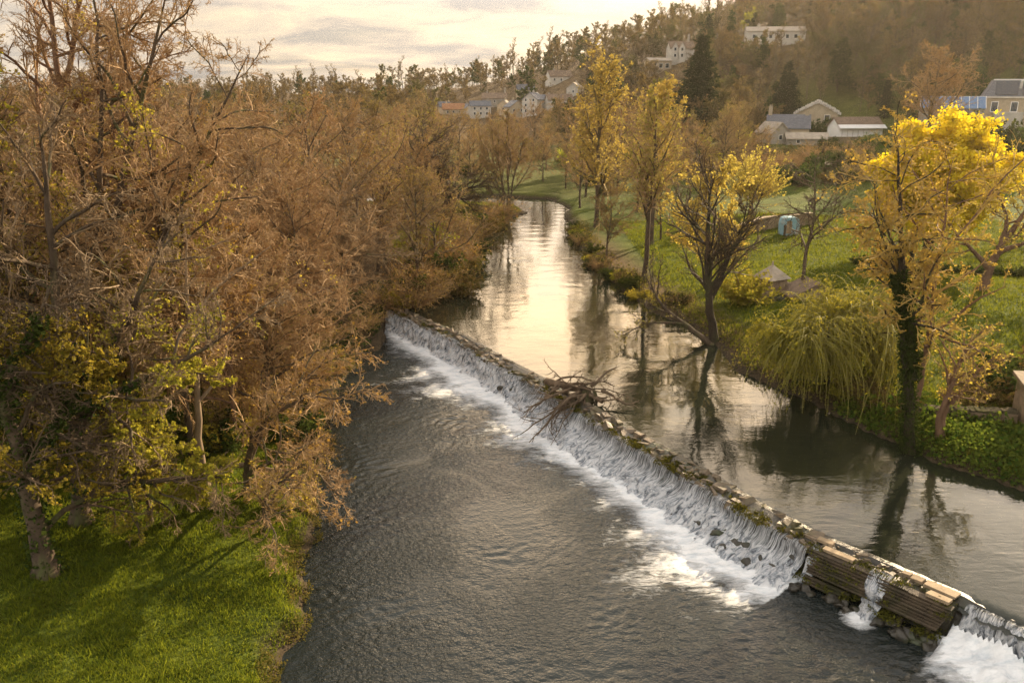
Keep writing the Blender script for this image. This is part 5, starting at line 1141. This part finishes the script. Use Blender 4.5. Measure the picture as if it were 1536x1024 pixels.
for pts in arms:
    mb = MB(); a, L = path(pts, 10, r, .06); rr = np.linspace(.085, .022, 11)*r.uniform(.6, 1.3); mb.tubes(a[None], rr[None], 6, r)
    P_, R_ = a[None], rr[None]
    p_, d_, l_, q_ = spawn(r, P_, R_, np.array([L]), 6, .25, .98, 38, 14, .32); B_, BR_ = grow(r, p_, d_, l_, q_*.8+.006, 5, .15, 0, .01); mb.tubes(B_, BR_, 4, r)
    p_, d_, l_, q_ = spawn(r, B_, BR_, l_, 3, .3, .98, 40, 14, .5); B2, BR2 = grow(r, p_, d_, l_, q_*.7+.004, 3, .15, 0, .007); mb.tubes(B2, BR2, 3, r)
    link('branch', mb.mesh('branch', M['wood_grey'], True), dw)

# ------------------------------------------------------------------ woods
BLD = []
for k in ('mill','hall','shed','cottage','gables','longwhite','garden','upper','v1','v2','v3','v4','v5','v6'):
    x, y, z = PADS[k]; z = gz(x, y); w, hh = {'mill': (13, 13), 'hall': (8, 8), 'longwhite': (12, 7), 'cottage': (9, 7), 'shed': (9, 5)}.get(k, (7, 8))
    u0, v0, dp = proj((x, y, z)); BLD.append((u0-FPX*w/dp, u0+FPX*w/dp, v0-FPX*hh/dp, v0-FPX*hh*0.15/dp, y, x))
BLD.append((1340, 1460, 145, 190, 170, 95)); BLD.append((1225, 1330, 175, 212, 198, 82))
rs = np.random.default_rng(77)
placed = []
def try_tree(x, y, H, W, sep):
    z = gz(x, y)
    if bank_d(np.array([x]), np.array([y]))[0] < 2.0: return None
    u0, v0, dp = proj((x, y, z)); vt = v0 - FPX*H/dp; hw = FPX*W/dp
    if u0+hw < -60 or u0-hw > 1600 or vt > 1040: return None
    for a, b, c, d, by, bx in BLD:
        if y < by+5 and y > 60 and u0+hw*0.8 > a and u0-hw*0.8 < b and vt < d and v0 > c: return None
        if abs(y-by) < 8 and abs(x-bx) < 9: return None
    for px, py, ps in placed[-700:]:
        if (px-x)**2+(py-y)**2 < (0.5*(sep+ps))**2: return None
    placed.append((x, y, sep)); return z
# wood of the left bank, behind the near trees
n = 0; k = 0
LM = ['bare brown tree deep in the left wood', 'broad bare tree in the left wood', 'tall grey twigged tree in the left wood', 'olive tinged tree in the left wood']
while n < 84 and k < 6000:
    k += 1; y = 64 + 150*rs.random()**1.5; x0 = -8 - 0.02*y if y < 118 else -16; x = x0 - (0.62*y - 2)*rs.random()**1.1
    if y < 72 and x > -18: continue
    if 118 < y < 152 and x > -26: continue
    i = int(rs.choice(4, p=[.36,.28,.18,.18])); s = rs.uniform(.72, 1.02)*(0.82 if x > -16 else 1)*(1.0 if y < 130 else .85)
    z = try_tree(x, y, 16*s, 5*s, 6.2*s+0.01*y)
    if z is None: continue
    place(MID[i], 'bare_tree', (x, y, z-.2), rs.uniform(0, 6.28), LM[i], 'trees of the left wood', scale=s); n += 1
# trees between river bend and hamlet, and along the right bank upstream
for (u, Y, k_, s, lab) in [(700,150,'m0',.62,'brown tree behind the grass tongue, left of the many stemmed one'),(745,172,'m3',.68,'olive tree behind the many stemmed tree at the bend'),(815,160,'m1',.62,'bare round tree closing the river view at the bend'),(850,150,'m3',.62,'olive brown tree at the bend on the right bank'),
    (872,128,'m0',.68,'brown tree leaning over the far right bank below the poplar'),(905,118,'m3',.6,'olive tree at the foot of the tall poplar'),(880,140,'m1',.85,'bare tree left behind the tall poplar'),(960,120,'m3',.82,'olive tree right behind the golden twigged tree'),(985,140,'g',.9,'amber tree in front of the tall spruce'),(930,150,'m0',.9,'brown tree between the poplar and the spruce'),
    (1000,98,'m0',.5,'small brown tree behind the golden willow'),(1040,128,'m1',.72,'domed bare tree below the spruce'),(1085,150,'m0',.72,'brown domed tree right below the spruce'),(1140,150,'m1',.5,'low brown tree at the edge of the terraced garden'),(915,88,'m3',.52,'small olive tree on the right bank near the slim brown gold one'),(800,200,'m0',.75,'brown tree standing far up the valley beyond the bend'),
    (1560,100,'g',.6,'amber leaved tree cut by the right edge')]:
    x = ray(u, 200)[0]/ray(u, 200)[1]*Y; me = MID_GOLD if k_ == 'g' else MID[int(k_[1])]
    placed.append((x, Y, 4)); place(me, 'bare_tree', (x, Y, gz(x, Y)-.2), u*0.7, lab, 'trees by the river bend and gardens', scale=s)
# flat valley beyond the bend, up to the hamlet
n = 0; k = 0; LV = ['bare brown tree on the valley floor below the hamlet', 'broad bare tree on the valley floor below the hamlet', 'grey twigged tree on the valley floor below the hamlet', 'olive tree on the valley floor below the hamlet']
while n < 80 and k < 8000:
    k += 1; u = rs.uniform(560, 1150); Y = rs.uniform(148, 350); c = ray(u, 200); x = c[0]/c[1]*Y
    if 0.89*x+0.46*Y > 165: continue
    i = int(rs.choice(4, p=[.3, .3, .2, .2])); s = rs.uniform(.5, .78)
    z = try_tree(x, Y, 15*s, 4.5*s, 6.0*s+1.5)
    if z is None: continue
    place(MID[i], 'bare_tree', (x, Y, z-.2), rs.uniform(0, 6.28), LV[i], 'trees on the valley floor', scale=s); n += 1
# hillside wood: single trees, then the ridge
LAB = {'brown': 'bare brown tree in the wood across the valley', 'olive': 'olive green budded tree in the wood across the valley', 'gold': 'yellow budded tree in the wood across the valley', 'ever': 'dark evergreen tree in the wood across the valley', 'pine': 'dark pine in the wood across the valley', 'thin': 'thin tall bare tree in the wood across the valley'}
n = 0; k = 0
while n < 300 and k < 30000:
    k += 1; u = rs.uniform(600, 1590); Y = rs.uniform(160, 370); c = ray(u, 150); x = c[0]/c[1]*Y
    q = 0.89*x+0.46*Y
    if q < 128 and Y < 330: continue
    if 95 > Y*0.1 + 70 and x > 60 and Y < 190 and q < 175: continue
    kind = rs.choice(list(FAR), p=[.42, .24, .03, .15, .05, .11]); s = rs.uniform(.65, 1.1)
    z = try_tree(x, Y, 11*s, 3.2*s, 7.0*s)
    if z is None: continue
    m = FAR[kind][int(rs.integers(len(FAR[kind])))]; o = link('hillside_tree', m); o.location = (x, Y, z-.3); o.rotation_euler = (0, 0, rs.uniform(0, 6.28)); o.scale = (s*1.1, s*1.1, s)
    tag(o, LAB[kind], 'tree', 'trees of the wood across the valley'); n += 1
# far woods that read as one mass: ridge line and back of the valley (one object)
mb = MB(); mats = []
LOW = dict(n1=12, n2=6, n3=4)
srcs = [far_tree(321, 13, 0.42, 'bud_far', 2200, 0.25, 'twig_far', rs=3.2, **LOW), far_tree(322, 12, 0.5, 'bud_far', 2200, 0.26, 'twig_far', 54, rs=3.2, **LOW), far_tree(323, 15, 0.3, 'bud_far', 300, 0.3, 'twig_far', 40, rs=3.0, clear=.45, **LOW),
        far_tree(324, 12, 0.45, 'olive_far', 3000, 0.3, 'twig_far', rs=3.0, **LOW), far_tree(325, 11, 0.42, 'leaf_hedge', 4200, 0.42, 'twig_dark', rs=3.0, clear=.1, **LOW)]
cache = []
for m in srcs:
    V = np.empty(len(m.vertices)*3, np.float32); m.vertices.foreach_get('co', V); F = np.empty(len(m.loops), np.int32); m.loops.foreach_get('vertex_index', F); mi = np.empty(len(m.polygons), np.int32); m.polygons.foreach_get('material_index', mi)
    cache.append((V.reshape(-1, 3), F.reshape(-1, 4), mi, len(mats))); mats += list(m.materials)
n = 0; k = 0
while n < 1500 and k < 60000:
    k += 1; Y = rs.uniform(190, 760); u = rs.uniform(-40, 1600); c = ray(u, 120); x = c[0]/c[1]*Y
    q = 0.89*x+0.46*Y
    if u < 560 and Y < 330: continue
    if q < 150 and Y < 300: continue
    i = int(rs.choice(5, p=[.36,.24,.20,.13,.07])); s = rs.uniform(.55, 1.3)
    z = try_tree(x, Y, 10*s, 3*s, 3.6 if Y < 400 else 5.0)
    if z is None: continue
    V, F, mi, m0 = cache[i]; a = rs.uniform(0, 6.28); R_ = np.array([[math.cos(a), math.sin(a), 0], [-math.sin(a), math.cos(a), 0], [0, 0, 1]])
    W = V @ R_ * s + np.array([x, Y, z-.3])
    for t in np.unique(mi): 
        f = F[mi == t]; uq, inv = np.unique(f, return_inverse=True); mb.add(W[uq], inv.reshape(f.shape), m0+int(t))
    n += 1
if n: tag(link('distant_wood', mb.mesh('distant_wood', mats)), kind='stuff')

# ------------------------------------------------------------------ bushes
def bush(kind, x, y, s, rz, label, group, cat='bush', name=None):
    return place(SH[kind], name or {'green': 'evergreen_bush', 'bramble': 'bramble_bush', 'bright': 'leafy_bush', 'twiggy': 'twiggy_bush', 'gold': 'golden_bush'}[kind], (x, y, gz(x, y)-.1), rz, label, group, cat, s)
BL = {'green': 'dark green bush in the undergrowth', 'bramble': 'brown bramble in the undergrowth', 'bright': 'yellow green bush in the undergrowth', 'twiggy': 'bare twiggy bush in the undergrowth'}
n = 0
for k in range(1400):
    if n >= 130: break
    y = rs.uniform(38, 118); side = rs.random() < .68
    d = rs.uniform(0.5, 7) if y < 70 else rs.uniform(0.2, 3)
    xs = np.linspace(-45, 45, 361); bd = bank_d(xs, xs*0+y); w = np.where(bd < 0)[0]
    if not len(w): continue
    x = xs[w[0]] - d if side else xs[w[-1]] + d*0.4
    if side and y < 41: continue
    if not side and (y < 44 or (50 < y < 68)): continue
    kind = rs.choice(['green', 'bramble', 'bright', 'twiggy'], p=[.26, .28, .14, .32]) if side else rs.choice(['green', 'bramble', 'bright', 'twiggy'], p=[.3, .35, .25, .1])
    bush(kind, x, y, rs.uniform(.6, 1.2)*((1 if y < 70 else 1.4) if side else .6), rs.uniform(0, 6), BL[kind] + (' of the left river bank' if side else ' of the right river bank'), 'undergrowth along the river'); n += 1
for i in range(46):
    u = rs.uniform(690, 1130); Y = rs.uniform(150, 240); c = ray(u, 200); x = c[0]/c[1]*Y
    if bank_d(np.array([x]), np.array([Y]))[0] < 1 or .89*x+.46*Y > 150: continue
    kd = ['twiggy', 'bramble', 'green', 'twiggy', 'gold'][i % 5]; bush(kd, x, Y, rs.uniform(.9, 1.7), i, {'twiggy': 'bare twiggy bush', 'bramble': 'brown bramble', 'green': 'dark green bush', 'gold': 'yellow bush'}[kd] + ' on the valley floor beyond the bend', 'bushes on the valley floor')
for i, (u, v, Y, s, kd) in enumerate([(1475,600,46,1.05,'bramble'),(1502,585,47.5,1.15,'green'),(1530,580,48,1.2,'bramble'),(1548,600,45,1.1,'green'),(1450,612,45,.7,'bramble')]):
    c = ray(u, v); x = c[0]/c[1]*Y; bush(kd, x, Y, s, i*1.3, ['bramble bush at the left of the clump by the stone shed', 'dark green bush in the middle of the clump by the stone shed', 'tall bramble above the stone shed roof', 'dark green bush at the right picture edge behind the stone shed', 'low bramble at the end of the low mossy wall'][i], 'bushes by the stone shed')
for i in range(9):
    u = 1405 + i*19; Y = 150 - i*1.5; c = ray(u, 215); bush('green', c[0]/c[1]*Y, Y, 1.7+.3*(i % 3), i*1.7, 'dark evergreen bush in the hedge below the mill', 'hedge below the mill')
for i in range(12):
    u = 1290 + i*24; Y = 83 - i*.5; c = ray(u, 400); bush('green', c[0]/c[1]*Y, Y, .55, i*1.9, 'clipped dark bush in the low hedge across the meadow', 'low hedge across the meadow')
for i in range(14):
    u = 1060 + i*15; Y = 176 - (i % 3)*9; c = ray(u, 230); bush(['bramble', 'green', 'twiggy'][i % 3], c[0]/c[1]*Y, Y, 1.2+.3*(i % 2), i*1.1, ['brown bramble', 'dark green bush', 'bare twiggy bush'][i % 3] + ' on the garden terraces', 'bushes of the garden terraces')
for i in range(44):
    u = 1050 + rs.uniform(0, 290); v = rs.uniform(218, 275); p = on(u, v)
    if p[1] > 205 or p[1] < 100: continue
    kd = ['green', 'bramble', 'twiggy', 'green'][i % 4]; bush(kd, p[0], p[1], rs.uniform(.9, 1.7), i*1.3, {'green': 'dark green bush', 'bramble': 'brown bramble', 'twiggy': 'bare twiggy bush'}[kd] + ' on the garden terraces', 'bushes of the garden terraces')
x, y = PADS['hall'][:2]; bush('green', x-1.5, y-8.5, 2.5, 0, 'round dark bush in front of the hall gable', None); bush('twiggy', x-3.0, y-11, 1.3, 0, 'rust coloured twiggy bush below the hall', None)
c = at_y(1466, 196, 146); bush('green', c[0], c[1], 3.4, 1, 'tall dark evergreen in front of the mill corner', None)

# ------------------------------------------------------------------ grass and herbs
def blades(name, X, Y, hgt, wid, seed, mat='grass_blade', lean=.5):
    r = np.random.default_rng(seed); n = len(X); Z = ground(X, Y) - 0.02 + sst(150, 90, Y)*(bank_d(X, Y) > .3)*(fbm(X/0.9, Y/0.9, 8, 3)-0.5)*.22
    h = hgt*np.exp(r.normal(0, .35, n))*(0.45+1.1*fbm(X/1.3, Y/1.3, 44, 3)); a = r.random(n)*6.283; b = r.random(n)*6.283
    P = np.stack([X, Y, Z], 1); side = np.stack([np.cos(a), np.sin(a), a*0], 1)*(wid*(.6+.8*r.random(n)))[:, None]
    top = np.stack([np.cos(b)*h*lean, np.sin(b)*h*lean, h], 1)
    V = np.stack([P-side, P+side, P+top*.55+side*.7, P+top], 1); F = np.arange(4*n).reshape(n, 4)
    mb = MB(); mb.add(V.reshape(-1, 3), F); return tag(link(name, mb.mesh(name, M[mat])), kind='stuff')
r = np.random.default_rng(21)
def scatter(n, x0, x1, y0, y1, cond, pw=1.0):
    X = r.uniform(x0, x1, n); Y = y0 + (y1-y0)*r.random(n)**pw; m = cond(X, Y); return X[m], Y[m]
X, Y = scatter(300000, -34, -7, 20, 52, lambda x, y: (bank_d(x, y) > 0.25) & (np.abs(x) < 0.68*y+3), 1.3)
blades('lawn_grass', X, Y, .15, .017, 1)
X, Y = scatter(260000, 14, 62, 36, 112, lambda x, y: (bank_d(x, y) > 0.6) & (x < .66*y+3), 1.3)
blades('meadow_grass', X, Y, .20, .03, 2)
X, Y = scatter(24000, -12, 6, 108, 136, lambda x, y: (bank_d(x, y) > 0.5))
blades('bank_grass', X, Y, .25, .05, 3)
def herbs(name, n, box_, d0, d1, size, seed, mat='herb', hz=.25, dens=.0):
    X, Y = scatter(n, *box_, lambda x, y: (lambda d: (d > d0) & (d < d1))(bank_d(x, y) + 0*x) & (fbm(x/1.2, y/1.2, 55, 3) > dens))
    rr = np.random.default_rng(seed); h = rr.random(len(X))**1.5*hz*(.4+1.4*fbm(X/.9, Y/.9, 57, 2)); mb = MB()
    mb.leaves(np.stack([X, Y, ground(X, Y)+h], 1), size, rr, .42, up=.4); return tag(link(name, mb.mesh(name, M[mat])), kind='stuff')
herbs('bank_herbs', 110000, (18, 40, 24, 46), .1, 5.0, .16, 5, hz=.55)
herbs('lawn_weeds', 60000, (-32, -8, 21, 48), .4, 26, .075, 9, 'herb', .13, .56)
herbs('bank_fringe', 50000, (-13.5, -7, 20, 46), -.2, .7, .09, 6, 'bramble', .25, .45)
herbs('left_undergrowth', 90000, (-34, -9, 43, 75), .0, 14, .14, 7, 'leaf_ivy', .7, .5)
herbs('right_undergrowth', 50000, (6, 26, 44, 112), .0, 2.4, .15, 8, 'bramble', .6, .40)

# ------------------------------------------------------------------ light, sky, air, camera settings
AZ, EL = rad(40.0), rad(22.0)
sd = Vector((math.sin(AZ)*math.cos(EL), math.cos(AZ)*math.cos(EL), math.sin(EL)))
sun = bpy.data.objects.new('sun', bpy.data.lights.new('sun', 'SUN')); COL.objects.link(sun)
sun.data.energy = 5.0; sun.data.angle = rad(0.6); sun.data.color = (1.0, 0.79, 0.52)
sun.rotation_euler = (-sd).to_track_quat('-Z', 'Y').to_euler(); sun.location = (60, 200, 120)
w = bpy.data.worlds.new('World'); SC.world = w; w.use_nodes = True; nt = w.node_tree; nt.nodes.clear()
out = nt.nodes.new('ShaderNodeOutputWorld'); bg = N(nt, 'ShaderNodeBackground', Strength=0.055); nt.links.new(bg.outputs[0], out.inputs[0])
sky = nt.nodes.new('ShaderNodeTexSky'); sky.sky_type = 'NISHITA'; sky.sun_disc = False; sky.sun_elevation = EL; sky.sun_rotation = AZ; sky.altitude = 50; sky.dust_density = 2.5; sky.ozone_density = 1.0
tc = N(nt, 'ShaderNodeTexCoord'); sp = N(nt, 'ShaderNodeSeparateXYZ'); nt.links.new(tc.outputs['Generated'], sp.inputs[0])
dz = math_(nt, 'MAXIMUM', sp.outputs[2], 0.0); dz = math_(nt, 'ADD', dz, 0.10)
cx = math_(nt, 'DIVIDE', sp.outputs[0], dz); cy = math_(nt, 'DIVIDE', sp.outputs[1], dz)
cb = N(nt, 'ShaderNodeCombineXYZ'); nt.links.new(cx, cb.inputs[0]); nt.links.new(cy, cb.inputs[1])
cn = N(nt, 'ShaderNodeTexNoise', Scale=0.55, Detail=7, Roughness=0.55, Distortion=0.3); nt.links.new(cb.outputs[0], cn.inputs['Vector'])
cn2 = N(nt, 'ShaderNodeTexNoise', Scale=1.1, Detail=6, Roughness=0.6, Distortion=0.5); nt.links.new(cb.outputs[0], cn2.inputs['Vector'])
dot = nt.nodes.new('ShaderNodeVectorMath'); dot.operation = 'DOT_PRODUCT'; nt.links.new(tc.outputs['Generated'], dot.inputs[0]); dot.inputs[1].default_value = sd
dcl = math_(nt, 'MAXIMUM', dot.outputs['Value'], 0.0)
gl2 = math_(nt, 'POWER', dcl, 60.0)
gdir = Vector((math.sin(rad(11))*math.cos(rad(20)), math.cos(rad(11))*math.cos(rad(20)), math.sin(rad(20))))
dg = nt.nodes.new('ShaderNodeVectorMath'); dg.operation = 'DOT_PRODUCT'; nt.links.new(tc.outputs['Generated'], dg.inputs[0]); dg.inputs[1].default_value = gdir
gl = math_(nt, 'POWER', math_(nt, 'MAXIMUM', dg.outputs['Value'], 0.0), 7.0)
el = nt.nodes.new('ShaderNodeMapRange'); el.interpolation_type = 'SMOOTHSTEP'; nt.links.new(sp.outputs[2], el.inputs[0])
for q, v_ in zip((1, 2, 3, 4), (0.06, 0.27, 0.10, 1.0)): el.inputs[q].default_value = v_
el2 = nt.nodes.new('ShaderNodeMapRange'); el2.interpolation_type = 'SMOOTHSTEP'; nt.links.new(sp.outputs[2], el2.inputs[0])
for q, v_ in zip((1, 2, 3, 4), (0.34, 0.66, 1.0, 0.18)): el2.inputs[q].default_value = v_
gl = math_(nt, 'MULTIPLY', gl, el.outputs[0]); gl = math_(nt, 'MULTIPLY', gl, el2.outputs[0])
cc = ramp(nt, cn2.outputs[0], [(0.38, (3.9,3.7,3.55)), (0.5, (6.6,5.6,4.5)), (0.64, (9.0,7.2,5.1))])
gsum = math_(nt, 'ADD', math_(nt, 'MULTIPLY', gl, 6.2), math_(nt, 'MULTIPLY', gl2, 2.5)); gsum = math_(nt, 'ADD', gsum, 0.76)
gc = nt.nodes.new('ShaderNodeVectorMath'); gc.operation = 'SCALE'; nt.links.new(cc, gc.inputs[0]); nt.links.new(gsum, gc.inputs['Scale'])
gcw = mixc(nt, math_(nt, 'MULTIPLY', gl, 1.0, True), (1.0,1.0,1.0), (1.0,0.84,0.63)); gcm = mixc(nt, 1.0, gc.outputs[0], gcw, 'MULTIPLY')
mask = ramp(nt, cn.outputs[0], [(0.30, (0.55,)*3), (0.5, (0.95,)*3)])
back = math_(nt, 'MULTIPLY_ADD', dot.outputs['Value'], -1.0); nt.nodes[-1].inputs[2].default_value = 0.45; nt.nodes[-1].use_clamp = True  # brighter sky opposite the sun, added as fill to lift the shaded sides
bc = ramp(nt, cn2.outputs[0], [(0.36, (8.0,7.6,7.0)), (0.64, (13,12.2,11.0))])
el3 = nt.nodes.new('ShaderNodeMapRange'); el3.interpolation_type = 'SMOOTHSTEP'; nt.links.new(sp.outputs[2], el3.inputs[0])
for q, v_ in zip((1, 2, 3, 4), (0.33, 0.62, 0.0, 1.0)): el3.inputs[q].default_value = v_
zc = ramp(nt, cn2.outputs[0], [(0.36, (6.4,6.2,6.1)), (0.64, (12.5,11.6,10.4))]); gcm = mixc(nt, el3.outputs[0], gcm, zc)
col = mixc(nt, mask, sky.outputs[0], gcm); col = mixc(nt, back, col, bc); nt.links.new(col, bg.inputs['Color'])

def haze_box():
    m, nt, out = newmat('haze'); v = nt.nodes.new('ShaderNodeVolumePrincipled')
    v.inputs['Color'].default_value = (1.0, 0.93, 0.80, 1); v.inputs['Density'].default_value = HAZE; v.inputs['Anisotropy'].default_value = 0.74
    nt.links.new(v.outputs[0], out.inputs['Volume'])
    mb = MB(); x0, x1, y0, y1, z0, z1 = -1400, 1400, -300, 1700, float(GZ.min())-1.0, float(max(GZ.max()+26, 40))
    mb.box(((x0+x1)/2, (y0+y1)/2, (z0+z1)/2), (x1-x0, y1-y0, z1-z0)); o = link('haze', mb.mesh('haze', m)); tag(o, kind='stuff'); return o
HAZE = 0.00009
if HAZE: haze_box()
vs = SC.view_settings; vs.view_transform = 'Standard'; vs.look = 'None'; vs.gamma = 1; vs.exposure = 1.25
SC.cycles.use_denoising = True; SC.cycles.denoising_prefilter = 'NONE'; SC.cycles.denoising_input_passes = 'RGB_ALBEDO'; SC.cycles.use_adaptive_sampling = False
SC.cycles.max_bounces = 6; SC.cycles.transparent_max_bounces = 16; SC.cycles.volume_bounces = 0
SC.cycles.sample_clamp_indirect = 6
SC.cycles.sample_clamp_direct = 2
